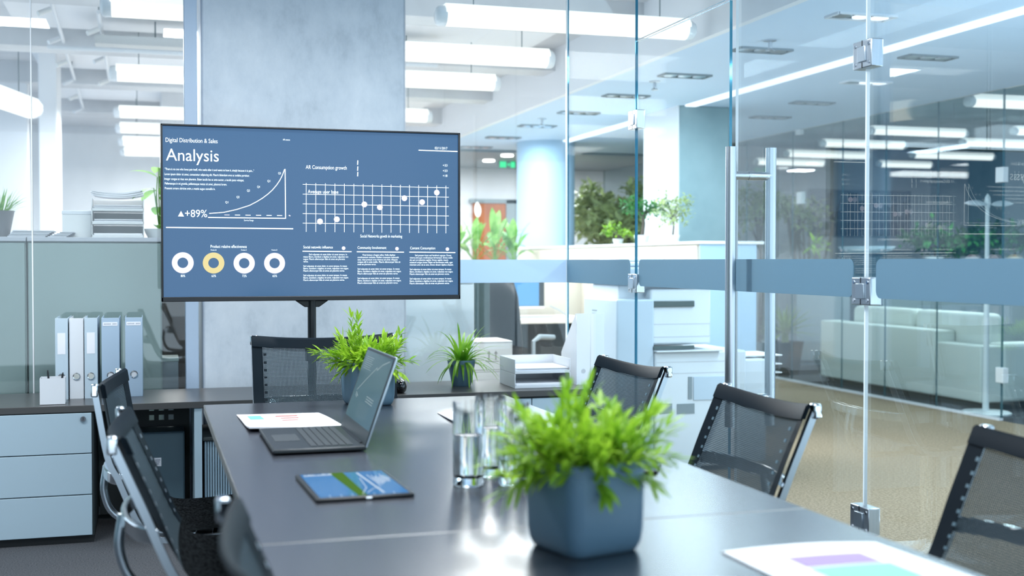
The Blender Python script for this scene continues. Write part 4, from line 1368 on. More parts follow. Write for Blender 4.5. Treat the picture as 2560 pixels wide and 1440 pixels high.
# broad leaved plant
w = U(385, 590, Y=6.6)
t = thing('potted_plant', 'broad-leaved plant in a white pot, half behind the television left edge', 'plant', (w.x + .03, 6.66, ct))
b = MB(); b.lathe([(.06, 0), (.075, .03), (.08, .05), (.072, .05), (.07, .04)], 24); b.build('pot', 'white', t)
b = MB()
for i in range(22):
    a = rnd.random() * 2 * PI; r0 = rnd.uniform(0, .05); z = rnd.uniform(.02, .40)
    b.tube([(0, 0, .03), (math.cos(a) * .02, math.sin(a) * .02, z * .6), (math.cos(a) * r0, math.sin(a) * r0, z)], .003, 5)
    el = rnd.uniform(-.2, .7)
    leaf(b, (math.cos(a) * r0, math.sin(a) * r0, z), (math.cos(a) * math.cos(el), math.sin(a) * math.cos(el), math.sin(el)), rnd.uniform(.1, .16), rnd.uniform(.045, .065), .7, 5, fold=.15)
b.build('foliage', 'leaf_lily', t)
# executive chair and box behind the glass
t = thing('office_chair', 'black leather office chair behind the glass, left of the pale upright profile', 'chair', (.225, 7.3, 0))
b = MB()
rings = []
for z, hw, d, y in ((.42, .25, .05, 0), (.60, .27, .06, .02), (.80, .26, .06, .03), (.95, .24, .055, .04), (1.03, .20, .05, .05), (1.085, .12, .04, .055), (1.10, .06, .03, .058)):
    rings.append([(hw * math.copysign(abs(math.cos(a)) ** .5, math.cos(a)) - .06, y + d * math.copysign(abs(math.sin(a)) ** .6, math.sin(a)), z) for a in [2 * PI * k / 28 for k in range(28)]])
b.loft(rings); b.build('backrest', 'leather', t)
bx('seat', 'leather', -.26, .20, -.05, .42, .40, .50, t, .04, 3) if False else None
b = MB(); b.box(-.3, .2, .08, .5, .42, .50); b.build('seat', 'leather', t, .03, 3)
b = MB(); b.cyl((-.05, .28, .05), (-.05, .28, .42), .03, 14)
for k in range(5): b.tube([(-.05, .28, .09), (-.05 + .27 * math.cos(k * 1.257), .28 + .27 * math.sin(k * 1.257), .03)], [.025, .018], 8)
b.build('base', 'black', t)
w0 = U(404, 895, Y=6.50); w1 = U(446, 895, Y=6.50)
t = thing('document_box', 'grey-green document box standing behind the glass before the leather chair', 'box', ((w0.x + w1.x) / 2, 6.60, 0))
hw = (w1.x - w0.x) / 2
bx('body', 'mid_grey', -hw, hw, -.1, .1, 0, w0.z - .002, t, .004); bx('rim', 'grey_cab', -hw - .002, hw + .002, -.102, .102, w0.z - .02, w0.z, t, .002)

# ------------------------------------------------------------------ behind the glass, right of the column
x1 = U(1187, 850, Y=6.6).x
t = thing('side_cabinet', 'white low cabinet close behind the glass, right of the concrete column', 'cabinet', (1.53, 6.8, 0))
bx('carcass', 'offwhite', -.2, x1 - 1.53, -.18, .2, 0, 1.13, t, .003); bx('top', 'offwhite', -.205, x1 - 1.53 + .003, -.2, .205, 1.13, 1.15, t, .003); bx('door', 'offwhite', -.195, x1 - 1.53 - .004, -.2, -.181, .04, 1.12, t, .003)
# cartons
def carton(x0, x1, y, z0, z1, label, marks):
    a = U(x0, 900, Y=y).x; c = U(x1, 900, Y=y).x
    t = thing('carton', label, 'carton', ((a + c) / 2, y + .17, z0), 0, 'stacked cartons behind the glass')
    h = (c - a) / 2
    bx('box', 'card', -h, h, -.17, .17, 0, z1 - z0 - .002, t, .002)
    b = MB()
    if marks == 'umbrella':
        b.poly([(-h * .35 + .035 * math.cos(PI * k / 10), -.1705, .09 + .03 * math.sin(PI * k / 10)) for k in range(11)])
        b.quad((-h * .35 - .003, -.1705, .045), (-h * .35 + .003, -.1705, .045), (-h * .35 + .003, -.1705, .09), (-h * .35 - .003, -.1705, .09))
        b.quad((h * .4, -.1705, .045), (h * .4 + .03, -.1705, .045), (h * .4 + .03, -.1705, .115), (h * .4, -.1705, .115))
    else:
        for k in range(2):
            x = h * .1 + k * .045
            b.quad((x - .004, -.1705, .06), (x + .004, -.1705, .06), (x + .004, -.1705, .10), (x - .004, -.1705, .10))
            b.poly([(x - .013, -.1705, .10), (x + .013, -.1705, .10), (x, -.1705, .12)])
        b.quad((h * .1 - .02, -.1705, .05), (h * .1 + .065, -.1705, .05), (h * .1 + .065, -.1705, .054), (h * .1 - .02, -.1705, .054))
    b.quad((-h, -.1703, (z1 - z0) - .014), (h, -.1703, (z1 - z0) - .014), (h, -.1703, (z1 - z0) - .01), (-h, -.1703, (z1 - z0) - .01))
    b.build('print', 'card_ink', t, smooth=False)
Yc = 7.25
zt = [U(1240, y, Y=Yc).z for y in (852, 924)]
d_ = zt[0] - zt[1]
carton(1150, 1281, Yc, zt[1], zt[0], 'topmost white carton with arrow marks behind the spider plant', 'arrow')
carton(1150, 1283, Yc, zt[1] - d_ - .01, zt[1] - .001, 'white carton with an umbrella mark, second in its stack', 'umbrella')
carton(1148, 1282, Yc, .20, zt[1] - d_ - .011, 'third white carton of the stack, low behind the trays', 'arrow')
carton(1150, 1284, Yc, 0, .199, 'lowest white carton of the stack, on the floor', 'umbrella')
# work desk with monitor
Yd = 9.6
a = U(1272, 800, Y=Yd); c = U(1500, 800, Y=Yd)
dz = a.z
t = thing('work_desk', 'pale office desk behind the glass carrying the blue-screened monitor', 'desk', ((a.x + c.x) / 2, Yd + .4, 0))
h = (c.x - a.x) / 2
bx('top', 'cream', -h, h, -.4, .4, dz - .035, dz, t, .003)
bx('modesty_board', 'cab_dark', -h + .03, h - .03, -.05, -.03, .12, dz - .036, t)
for s in (-1, 1): bx('leg', 'mid_grey', s * (h - .05) - .025, s * (h - .05) + .025, -.36, .36, 0, dz - .036, t)
a = U(1181, 664, Y=9.95); c = U(1361, 800, Y=9.95)
t = thing('monitor', 'desktop monitor with a blue screen and pale chin on the office desk', 'monitor', ((a.x + c.x) / 2, 9.95, dz))
h = (c.x - a.x) / 2; zz_ = a.z - dz; zb_ = U(1300, 766, Y=9.95).z - dz
bx('casing', 'black', -h, h, 0, .03, zb_, zz_, t, .004); bx('screen', 'screen_off', -h + .012, h - .05, -.002, -.0005, zb_ + .004, zz_ - .012, t); bx('chin', 'offwhite', -h, h, 0, .03, .08, zb_ - .001, t, .003)
b = MB(); b.box(-.08, .08, .0, .16, 0, .01); b.box(-.03, .03, .06, .08, .01, .2); b.build('stand', 'alu', t)
a = U(1272, 800, Y=9.3)
t = thing('keyboard', 'keyboard with dark keys on the office desk before the monitor', 'keyboard', (U(1330, 800, Y=9.7).x, 9.52 + .2, dz))
bx('case', 'offwhite', -.2, .2, -.06, .06, 0, .012, t, .002); bx('keys', 'mid_grey', -.19, .19, -.05, .05, .0125, .02, t)
b = MB()
p0 = U(1375, 765, Y=10.0); b.tube([(p0.x, 10.0, p0.z), (p0.x + .06, 9.95, p0.z - .03), (p0.x + .09, 9.9, dz + .04), (p0.x + .09, 9.8, dz + .006)], .005, 6)
tag(b.build('cable', 'mid_grey'), 'thin dark cable hanging down beside the monitor to the desk', 'cable')
a = U(1362, 700, Y=10.6); c = U(1464, 700, Y=10.6)
tag(bx('desk_partition', 'cream', a.x - .9, c.x, 10.55, 10.6, 0, 1.2, None, .004), 'cream partition panel behind the monitor desk', 'partition')
# black high-back chair
w = U(1262, 800, Y=8.9)
t = thing('office_chair', 'black high-backed office chair before the monitor, seen from the side', 'chair', (w.x, 8.95, 0), .5)
b = MB(); rings = []
for z, hw, d, y in ((.46, .2, .035, .0), (.6, .23, .04, -.02), (.8, .235, .04, -.05), (.98, .22, .035, -.06), (1.1, .17, .03, -.06), (1.14, .09, .02, -.055)):
    rings.append([(y + d * math.sin(a_), hw * math.copysign(abs(math.cos(a_)) ** .6, math.cos(a_)), z) for a_ in [2 * PI * k / 24 for k in range(24)]])
b.loft(rings); b.build('backrest', 'black', t)
b = MB(); b.box(.0, .44, -.23, .23, .42, .50); b.build('seat', 'black', t, .03, 3)
for s in (-1, 1):
    b = MB(); b.tube([(.06, s * .27, .46), (.05, s * .28, .64), (.12, s * .28, .67), (.28, s * .28, .66)], [.016, .016, .022, .02], 10); b.build('armrest', 'mid_grey', t)
b = MB(); b.cyl((.2, 0, .05), (.2, 0, .42), .03, 12)
for k in range(5): b.tube([(.2, 0, .09), (.2 + .27 * math.cos(k * 1.257), .27 * math.sin(k * 1.257), .03)], [.025, .018], 8)
b.build('base', 'black', t)
a = U(1186, 700, Y=8.6); c = U(1226, 832, Y=8.6)
t = thing('dark_cupboard', 'dark greenish cupboard left of the black office chair', 'cupboard', ((a.x + c.x) / 2 - .15, 8.8, 0))
bx('body', 'dark_green', -.25, c.x - ((a.x + c.x) / 2 - .15), -.18, .2, 0, 1.14, t, .004); bx('door', 'dark_green', -.245, c.x - ((a.x + c.x) / 2 - .15) - .004, -.2, -.181, .05, 1.12, t, .003)

# planter with peace lilies
Yp = 11.6
a = U(1090, 653, Y=Yp); c = U(1323, 653, Y=Yp)
pz = a.z
t = thing('planter_wall', 'long pale planter cabinet holding the peace lilies', 'planter', ((a.x + c.x) / 2, Yp + .2, 0))
h = (c.x - a.x) / 2
bx('body', 'cream', -h + .01, h - .01, -.19, .19, 0, pz - .06, t, .003); bx('rim', 'pink_wood', -h, h, -.2, .2, pz - .06, pz, t, .003)
rnd = random.Random(9)
def lily(label, px, n, hgt, seed, flower=False):
    rnd = random.Random(seed)
    w = U(px, 652, Y=Yp + .15)
    t = thing('peace_lily', label, 'plant', (w.x, Yp + .18, pz), 0, 'peace lilies in the planter')
    b = MB()
    for i in range(n):
        a = rnd.random() * 2 * PI; el = rnd.uniform(.55, 1.45)
        d = Vector((math.cos(a) * math.cos(el), math.sin(a) * math.cos(el), math.sin(el)))
        L = hgt * rnd.uniform(.25, .62)
        tip = d * L
        b.tube([(0, 0, 0), tip * .6, tip], .004, 5)
        leaf(b, tip, d + Vector((0, 0, .1)), rnd.uniform(.2, .32), rnd.uniform(.06, .09), 1.1, 6, fold=.2)
    b.build('foliage', 'leaf_lily', t)
    if flower:
        b = MB(); b.tube([(0, -.02, 0), (.02, -.05, .3), (.02, -.06, .46)], .004, 6); b.build('flower_stem', 'leaf_lily', t)
        b = MB(); leaf(b, (.02, -.06, .44), (-.05, 0, 1), .16, .07, .1, 6, side=Vector((1, 0, 0)), fold=.3); b.build('flower', 'petal', t)
lily('peace lily at the right edge of the television', 1140, 18, .34, 1)
lily('peace lily with a white flower beside the television edge', 1188, 18, .36, 2, True)
lily('tall peace lily in the middle of the planter, before the brown door', 1238, 16, .44, 3)
lily('peace lily spreading over the right end of the planter', 1286, 16, .3, 4)
# counter row
X0, Y0 = 3.86, 8.05
cz = U(1737, 603, X=X0).z
t = thing('counter_cabinet', 'long pale counter cabinet row running away behind the white printer', 'counter', (4.1, 10.2, 0))
bx('body', 'cream', -.22, .24, -2.13, 2.4, 0, cz - .022, t, .003); bx('top', 'offwhite', -.24, .30, -2.16, 2.45, cz - .022, cz, t, .003)
bx('end_panel', 'plaster_blue', -.222, .242, -2.15, -2.131, 0, cz - .023, t, .003)
for k in range(6): bx('door', 'cream', -.236, -.2205, -2.12 + k * .75, -2.12 + k * .75 + .742, .05, cz - .03, t, .003)
# bonsai and bush on the counter
def tree(name, label, loc, trunk_h, spread, n, mleaf, leafL, leafW, seed, group=None, clusters=7, pot=None, flat=.6, tr=.02):
    rnd = random.Random(seed)
    t = thing(name, label, 'plant', loc, 0, group)
    z0 = 0
    if pot:
        b = MB(); b.lathe([(pot * .7, 0), (pot, pot * 1.1), (pot * .93, pot * 1.1), (pot * .9, pot)], 24); b.build('pot', 'white', t); z0 = pot
    tips = []
    b = MB()
    top_ = Vector((0, 0, z0 + trunk_h))
    b.tube([(0, 0, z0 * .8), (tr * .8, 0, z0 + trunk_h * .5), top_], [tr, tr * .8, tr * .6], 8)
    for k in range(clusters):
        a = 2 * PI * k / clusters + rnd.random(); el = rnd.uniform(-.1, 1.2); L = spread * rnd.uniform(.45, .85)
        e = top_ + Vector((math.cos(a) * math.cos(el) * L, math.sin(a) * math.cos(el) * L, math.sin(el) * L * flat))
        b.tube([top_ - Vector((0, 0, trunk_h * .25)), top_.lerp(e, .5), e], [tr * .5, tr * .35, tr * .2], 6)
        tips.append(e)
    b.build('trunk', 'bark', t)
    b = MB()
    for i in range(n):
        c = rnd.choice(tips); r = spread * .42
        v = Vector((rnd.gauss(0, 1), rnd.gauss(0, 1), rnd.gauss(0, 1) * flat)).normalized() * r * rnd.random() ** .4
        d = Vector((rnd.uniform(-1, 1), rnd.uniform(-1, 1), rnd.uniform(-.5, .8)))
        leaf(b, c + v, d, leafL * rnd.uniform(.6, 1.2), leafW, .3, 2)
    b.build('foliage', mleaf, t)
    return t
w = U(1605, 600, X=4.1)
tree('bonsai_tree', 'small dark green bonsai tree standing on the counter behind the far door', (4.1, w.y, cz), .22, .25, 420, 'leaf_dark', .05, .03, 31, None, 8, .07)
w = U(1545, 605, X=4.1)
tree('leafy_bush', 'low bright green bush on the counter, left of the bonsai tree', (4.1, w.y, cz), .05, .15, 220, 'leaf', .05, .025, 32, None, 6, .05)
for (px, lab, sd, hgt, y_) in ((1512, 'large grey-green climbing tree behind the counter, at the glass corner', 41, 1.4, 14.1), (1572, 'large grey-green climbing tree behind the counter, nearest the far hinge', 42, 1.4, 13.2)):
    w = U(px, 500, Y=y_)
    tree('indoor_tree', lab, (w.x, y_, 0), hgt, .6, 1300, 'leaf_pale', .18, .07, sd, 'tall grey-green trees behind the counter', 10, .22, 1.1, .035)
w = U(1682, 560, X=4.12)
tree('leafy_bush', 'grey-leaved small potted tree on the counter, against the lit column face', (4.12, w.y, cz), .16, .2, 320, 'leaf_pale', .06, .025, 44, None, 8, .06, 1.1, .01)
# door, exit sign on the rear wall
a = U(1180, 508, Y=RY); c = U(1262, 508, Y=RY)
dr = struct(bx('door_3', 'brown_door', a.x, c.x, RY - .06, RY - .001, 0, a.z, None, .004), 'brown wooden door in the far wall behind the lilies', 'door')
bx('door_frame', 'mid_grey', c.x, c.x + .3, RY - .08, RY - .001, 0, a.z + .05, dr); bx('door_frame', 'mid_grey', a.x - .05, c.x + .3, RY - .08, RY - .001, a.z, a.z + .06, dr)
b = MB(); b.cyl((a.x + .06, RY - .10, 1.0), (a.x + .18, RY - .10, 1.0), .012, 10); b.build('handle', 'steel', dr)
a = U(1246, 420, Y=15.2); c = U(1290, 403, Y=15.2)
t = thing('exit_sign', 'glowing green exit sign hanging before the far wall', 'sign', ((a.x + c.x) / 2, 15.2, a.z))
h = (c.x - a.x) / 2; H = c.z - a.z
bx('housing', 'printer_d', -h, h, 0, .04, 0, H, t, .004)
b = MB(); y = -.002
def sq(x0, x1, z0, z1): b.quad((x0 * h, y, z0 * H), (x1 * h, y, z0 * H), (x1 * h, y, z1 * H), (x0 * h, y, z1 * H))
sq(-.86, -.1, .08, .92); sq(.38, .9, .08, .92)
b.poly([(.02 * h, y, .5 * H), (.2 * h, y, .85 * H), (.2 * h, y, .6 * H), (.32 * h, y, .6 * H), (.32 * h, y, .4 * H), (.2 * h, y, .4 * H), (.2 * h, y, .15 * H)])
b.build('symbol', 'green_sign', t, smooth=False)
bx('hanger', 'mid_grey', -.01, .01, .01, .03, H, 2.57 - a.z, t)
# printer
t = thing('office_printer', 'big white office copier standing outside the glass doors', 'printer', (3.02, 6.8, 0))
Yf = 6.5
def Q(px, py, Y=Yf): u = U(px, py, Y=Y); return (u.x - 3.02, u.z)
fx0, zl = Q(1637, 880); fx1 = Q(1866, 880)[0]; L0 = 2.6 - 3.02
zt1 = Q(1700, 655)[1]; zu = Q(1700, 868)[1]
bx('lower_body', 'printer', fx0, fx1, -.3, .25, .03, zl - .002, t, .012)
bx('side_body', 'printer_b', L0, fx0 - .003, -.3, .25, .03, Q(1600, 748)[1], t, .012)
ux1 = Q(1782, 700)[0]
bx('upper_body', 'printer', fx0 - .02, ux1, -.28, .25, zu + .012, zt1 - .16, t, .015)
bx('scanner', 'printer_b', L0 + .02, ux1 + .02, -.31, .25, zt1 - .135, zt1 - .03, t, .015)
bx('scanner_neck', 'printer', L0 + .05, ux1, -.20, .24, zt1 - .30, zt1 - .136, t, .01)
bx('scanner_lid', 'printer', L0 + .03, ux1 + .01, -.28, .25, zt1 - .029, zt1, t, .012)
bx('output_tray', 'printer', fx0 - .005, Q(1800, 880)[0], -.34, .2, zl - .001, zl + .008, t, .003)
bx('output_slot', 'printer_d', fx0 - .01, Q(1735, 870)[0], -.306, -.29, zl + .012, zu + .010, t, .002)
bx('paper_gap', 'printer_d', Q(1630, 757)[0], Q(1738, 757)[0], -.294, -.281, Q(1650, 768)[1], Q(1650, 753)[1], t, .004)
bx('document_feeder', 'offwhite', L0 + .06, L0 + .34, -.2, .15, zt1 + .001, zt1 + .03, t, .02)
for y in (810, 842):
    z = Q(1700, y)[1]; bx('panel_joint', 'chart_grey', fx0 + .0, ux1 - .01, -.2815, -.2795, z - .002, z + .002, t)
for y in (905, 933):
    z = Q(1700, y)[1]; bx('panel_joint', 'chart_grey', fx0 + .01, fx1 - .08, -.3015, -.2995, z - .002, z + .002, t)
a = Q(1720, 942); c = Q(1730, 998)
bx('grip', 'mid_grey', a[0], c[0], -.304, -.298, c[1], a[1], t, .002)
a = Q(1733, 942); c = Q(1815, 998); bx('bypass_door', 'printer_b', a[0], c[0], -.306, -.298, c[1], a[1], t, .003)
b = MB()
for (xa, xb) in ((1648, 1680), (1692, 1736)):
    for k in range(8):
        a = Q(xa, 1010 + k * 3.2); c = Q(xb, 1011.4 + k * 3.2)
        b.box(a[0], c[0], -.3025, -.2995, c[1], a[1])
b.build('vent', 'mid_grey', t, smooth=False)
b = MB()
for k in range(10):
    z = .95 - k * .02
    b.box(L0 - .001, L0 + .003, .02, .10, z, z + .008)
for k in range(9):
    a = Q(1868, 948 + k * 4.5)
    b.box(fx1 - .003, fx1 + .002, -.26, -.16, a[1] - .007, a[1]); 
b.build('vent', 'mid_grey', t, smooth=False)
bx('finisher', 'printer', fx1 + .004, fx1 + .16, -.26, .2, .03, Q(1866, 900)[1], t, .012)
for k in range(3): bx('exit_tray', 'offwhite', fx1 + .03, fx1 + .30, -.2, .12, Q(1890, 900 + k * 22)[1] + .012, Q(1890, 900 + k * 22)[1] + .02, t, .003)
for sx in (L0 + .05, fx1 - .05):
    for sy in (-.25, .2): bx('caster', 'black', sx - .02, sx + .02, sy - .02, sy + .02, 0, .03, t)

# ------------------------------------------------------------------ lounge behind the far glass
w0 = U(2050, 990, X=6.66); w1 = U(2450, 990, X=6.66)
ya, yb = w1.y, w0.y
t = thing('sofa', 'white leather sofa with loose back cushions behind the far glass', 'sofa', (6.66, (ya + yb) / 2, 0))
h = (yb - ya) / 2
sb = bx('frame', 'sofa', .0, .22, -h + .62, h, .06, .64, t, .015, 3)
bx('back_panel', 'sofa', .005, .22, -h, -h + .615, .06, .54, t, .015, 3)
for s in (-1, 1): bx('arm', 'sofa', .225, .95, s * h - (.2 if s > 0 else 0), s * h + (.2 if s < 0 else 0), .06, .56, t, .03, 3)
for k in range(2):
    a_ = -h + .21 + k * (2 * h - .42) / 2
    b = MB(); b.box(.23, .42, a_ + .01, a_ + (2 * h - .42) / 2 - .01, .44, .80); b.build('back_cushion', 'sofa', t, .06, 4)
    b = MB(); b.box(.24, .96, a_ + .005, a_ + (2 * h - .42) / 2 - .005, .24, .43); b.build('seat_cushion', 'sofa', t, .04, 3)
bx('base', 'cab_dark', .04, .9, -h + .05, h - .05, .0, .058, t)
# turbine-like stand
w = U(2464, 1034, Z=0)
t = thing('turbine_lamp', 'tall white stand with propeller-like blades on a round base, at the far right', 'stand', (w.x, w.y, 0))
zt_ = U(2465, 505, Y=w.y).z
b = MB(); b.lathe([(.001, 0), (.20, 0), (.20, .012), (.18, .022), (.03, .028), (.001, .03)], 36); b.build('base', 'offwhite', t)
b = MB(); b.tube([(0, 0, .028), (0, 0, zt_ - .04)], [.026, .016], 16); b.build('pole', 'offwhite', t)
b = MB(); b.lathe([(.001, 0), (.018, .01), (.026, .05), (.02, .1), (.001, .13)], 16, (0, 0, zt_ - .06)); b.build('hub', 'offwhite', t)
for ang_ in (.12, PI - .12):
    b = MB(); leaf(b, (.02 * math.cos(ang_), -.02, zt_ - .02), (math.cos(ang_), 0, .15), .22, .05, .2, 6, side=Vector((0, .3, 1)), fold=.1); q = b.build('blade', 'offwhite', t)
    md = q.modifiers.new('thick', 'SOLIDIFY'); md.thickness = .006
# wall picture
a = U(2022, 592, Y=RY - .05); c = U(2278, 478, Y=RY - .05)
t = thing('wall_picture', 'long grey city skyline picture on the lounge wall, behind the near door edge', 'picture', ((a.x + c.x) / 2, RY - .04, a.z))
h = (c.x - a.x) / 2; H = c.z - a.z
bx('canvas', 'picture', -h, h, 0, .038, 0, H, t)
b = MB(); rnd = random.Random(17); mats = ['picture_d', 'picture_dd']
x = -h * .98
while x < h * .95:
    ww = rnd.uniform(.05, .14) * h; hh_ = rnd.uniform(.12, .5) * H * (1.5 if rnd.random() < .2 else 1)
    b.mi = int(rnd.random() < .35)
    b.quad((x, -.001, H * .36), (min(x + ww, h * .98), -.001, H * .36), (min(x + ww, h * .98), -.001, H * .36 + min(hh_, H * .58)), (x, -.001, H * .36 + min(hh_, H * .58)))
    x += ww * .9
b.mi = 0; b.quad((-h * .99, -.0012, .02 * H), (h * .99, -.0012, .02 * H), (h * .99, -.0012, .34 * H), (-h * .99, -.0012, .34 * H))
b.mi = 1
for k in range(14):
    x = -h * .95 + k * h * .136; b.quad((x, -.0016, .04 * H), (x + h * .07, -.0016, .04 * H), (x + h * .07, -.0016, .3 * H), (x, -.0016, .3 * H))
b.build('print', ['picture_d', 'picture_dd'], t, smooth=False)
# bowl on plinth
a = U(2106, 616, Y=11.8); c = U(2226, 616, Y=11.8); r = (c.x - a.x) / 2
t = thing('display_bowl', 'wide pale blue bowl on a dark plinth in the lounge', 'bowl', ((a.x + c.x) / 2, 11.8, 0))
b = MB(); b.lathe([(.001, -.085), (r * .55, -.08), (r * .9, -.045), (r, -.004), (r, 0), (r * .95, -.002), (r * .5, -.05), (.001, -.06)], 40, (0, 0, a.z)); b.build('bowl', 'bowl', t)
bx('plinth', 'pc', -r * .42, r * .42, -r * .42, r * .42, 0, a.z - .084, t, .004)
# lounge sideboard with plants
zsb = U(2400, 668, Y=12.8).z
a = U(1990, 668, Y=12.8); c = U(2600, 668, Y=12.8)
t = thing('sideboard', 'long pale sideboard along the lounge wall under the bushes', 'sideboard', ((a.x + c.x) / 2, 13.0, 0))
h = (c.x - a.x) / 2
bx('body', 'mid_grey', -h, h, -.18, .2, 0, zsb - .03, t, .004); bx('top', 'offwhite', -h - .01, h + .01, -.2, .21, zsb - .03, zsb, t, .004)
for k in range(4): bx('door', 'mid_grey', -h + .01 + k * h / 2, -h + (k + 1) * h / 2, -.2, -.181, .05, zsb - .04, t, .003)
for (px, lab, sd, sp) in ((2335, 'left bright bush on the lounge sideboard, under the mirrored curve', 51, .36), (2425, 'middle dark bush on the lounge sideboard', 52, .34), (2535, 'right bush on the lounge sideboard, at the photo edge', 53, .38)):
    w = U(px, 668, Y=13.0)
    tree('leafy_bush', lab, (w.x, 13.0, zsb), .14, sp, 420, 'leaf_dark', .13, .06, sd, 'bushes on the lounge sideboard', 8, .12, .8)
w = U(2045, 668, Y=13.0)
tree('leafy_bush', 'thin green sprig on the left end of the lounge sideboard', (w.x, 13.0, zsb), .12, .16, 26, 'leaf', .2, .05, 57, None, 5, .07, 1.1)
# yucca in the lounge corner
def yucca(label, px, py, X, L, n, seed, zh=.55):
    rnd = random.Random(seed)
    w = U(px, py, X=X)
    t = thing('yucca_plant', label, 'plant', (X, w.y, 0))
    b = MB(); b.lathe([(.15, 0), (.2, .34), (.21, .36), (.19, .36), (.185, .33)], 28); b.build('pot', 'cab_dark', t)
    b = MB(); b.lathe([(.18, .3), (.186, .335)], 20); b.build('soil', 'soil', t)
    b = MB()
    for i in range(n):
        a = rnd.random() * 2 * PI; el = rnd.uniform(.0, 1.4)
        leaf(b, (0, 0, zh - .1), (math.cos(a) * math.cos(el), math.sin(a) * math.cos(el), math.sin(el)), L * rnd.uniform(.7, 1), .045, .5, 5, shape=lambda t_: (1 - t_) ** .6)
    b.tube([(0, 0, .3), (0, 0, zh - .08)], .04, 8)
    b.build('foliage', 'leaf_ol', t)
yucca('green yucca in a dark pot behind the steel door handle, beyond the far glass', 1962, 940, 6.75, .48, 46, 61)
for (px, lab, sd, y_) in ((1900, 'tall grey-green tree seen between the two door handle bars', 71, 13.8), (1985, 'tall grey-green tree behind the clip, right of the door handle', 72, 14.2)):
    w = U(px, 500, Y=y_)
    tree('indoor_tree', lab, (w.x, y_, 0), 1.6, .4, 420, 'leaf_pale', .15, .05, sd, 'tall trees at the lounge end', 9, .2, 1.0, .035)
w = U(2075, 560, Y=14.6)
rnd = random.Random(77)
b = MB()
for k in range(7):
    a0 = Vector((rnd.uniform(-.05, .05), 0, .3)); e = Vector((rnd.uniform(-.5, .5), rnd.uniform(-.2, .2), rnd.uniform(1.7, 2.3)))
    m_ = a0.lerp(e, .55) + Vector((rnd.uniform(-.1, .1), 0, 0))
    b.tube([a0, m_, e], [.02, .016, .006], 6)
    b.tube([m_, m_ + Vector((rnd.uniform(-.3, .3), .05, .4))], [.012, .004], 6)
t = thing('branch_vase', 'dark bare branches in a tall pot left of the skyline picture', 'branches', (w.x - .35, 14.6, 0))
b.build('branch', 'bark', t); b = MB(); b.lathe([(.1, 0), (.14, .4), (.12, .5), (.11, .5), (.1, .3)], 20); b.build('pot', 'cab_dark', t)

# ------------------------------------------------------------------ light
wd_ = bpy.data.worlds.new('daylight'); S.world = wd_; wd_.use_nodes = True
bg = wd_.node_tree.nodes['Background']
bg.inputs[0].default_value = (.68, .85, 1.0, 1); bg.inputs[1].default_value = 1.9
def ceiling_lamp(x, y, z, e, label, col=(.93, .97, 1), sx=1.2, sy=.3, name='ceiling_panel_lamp'):
    t = thing(name, label, 'lamp', (x, y, z), 0, 'flat ceiling lamps, ' + ('meeting room' if y < 6 and x < 2.2 else 'office'))
    bx('lamp_body', 'white', -sx / 2 - .02, sx / 2 + .02, -sy / 2 - .02, sy / 2 + .02, .012, .05, t)
    L = bpy.data.lights.new('lamp_light', 'AREA'); L.shape = 'RECTANGLE'; L.size = sx; L.size_y = sy; L.energy = e; L.color = col
    o = bpy.data.objects.new('lamp_light', L); COL.objects.link(o); o.parent = t
ceiling_lamp(.7, 2.2, 2.745, 45, 'flat ceiling lamp over the front of the table, above the frame')
ceiling_lamp(.7, 4.3, 2.745, 45, 'flat ceiling lamp over the far end of the table, above the frame')
ceiling_lamp(-1.2, 4.4, 2.745, 40, 'flat ceiling lamp above the drawers, above the frame')
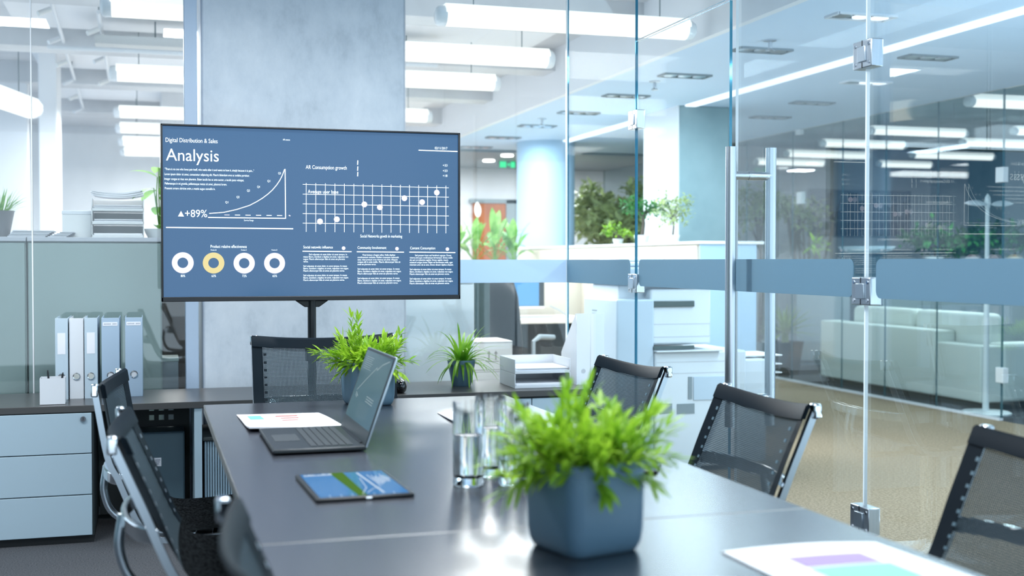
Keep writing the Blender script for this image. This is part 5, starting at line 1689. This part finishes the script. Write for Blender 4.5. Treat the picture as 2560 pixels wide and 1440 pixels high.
for k, y in enumerate((7.0, 8.8, 10.6, 12.6, 14.6)):
    L = bpy.data.lights.new('pendant_light', 'AREA'); L.shape = 'RECTANGLE'; L.size = 3.2; L.size_y = 1.0; L.energy = 100; L.color = (1, .99, .97)
    o = bpy.data.objects.new('pendant_light', L); COL.objects.link(o); o.location = (1.2, y + .25, 2.5)
for k, y in enumerate((3.0, 5.5, 8.0, 11.5)):
    L = bpy.data.lights.new('corridor_light', 'AREA'); L.shape = 'RECTANGLE'; L.size = .3; L.size_y = 2.0; L.energy = 45; L.color = (.75, .9, 1)
    o = bpy.data.objects.new('corridor_light', L); COL.objects.link(o); o.location = (3.9, y, 2.56)
for k, y in enumerate((9.2, 11.5)):
    L = bpy.data.lights.new('lounge_light', 'AREA'); L.shape = 'RECTANGLE'; L.size = 2.5; L.size_y = .4; L.energy = 90; L.color = (.8, .97, 1)
    o = bpy.data.objects.new('lounge_light', L); COL.objects.link(o); o.location = (8.6, y, 2.55)
t = thing('added_uplight', 'long low light added out of view on the corridor floor to brighten its ceiling', 'lamp', (5.0, 2.2, 0))  # light and housing added out of view to brighten the corridor ceiling
bx('housing', 'mid_grey', -.08, .08, -3.05, 3.05, 0, .05, t)
L = bpy.data.lights.new('added_uplight_source', 'AREA'); L.shape = 'RECTANGLE'; L.size = .14; L.size_y = 6.0; L.energy = 140; L.color = (.66, .86, 1)
o = bpy.data.objects.new('added_uplight_source', L); COL.objects.link(o); o.parent = t; o.location = (0, 0, .055); o.rotation_euler = (PI, 0, 0)
for x in (3.9, 5.4):
    L = bpy.data.lights.new('recess_light', 'AREA'); L.size = .3; L.energy = 40; L.color = (.95, .98, 1)
    o = bpy.data.objects.new('recess_light', L); COL.objects.link(o); o.location = (x, 15.2, 2.54)
# ------------------------------------------------------------------ output look
vs = S.view_settings
vs.view_transform = 'Standard'; vs.look = 'None'; vs.gamma = 1; vs.use_curve_mapping = False; vs.exposure = .35
cy = S.cycles
cy.use_denoising = True
cy.max_bounces = 12; cy.diffuse_bounces = 4; cy.glossy_bounces = 6; cy.transmission_bounces = 10; cy.transparent_max_bounces = 32
cy.sample_clamp_indirect = 6
cy.caustics_reflective = False; cy.caustics_refractive = False
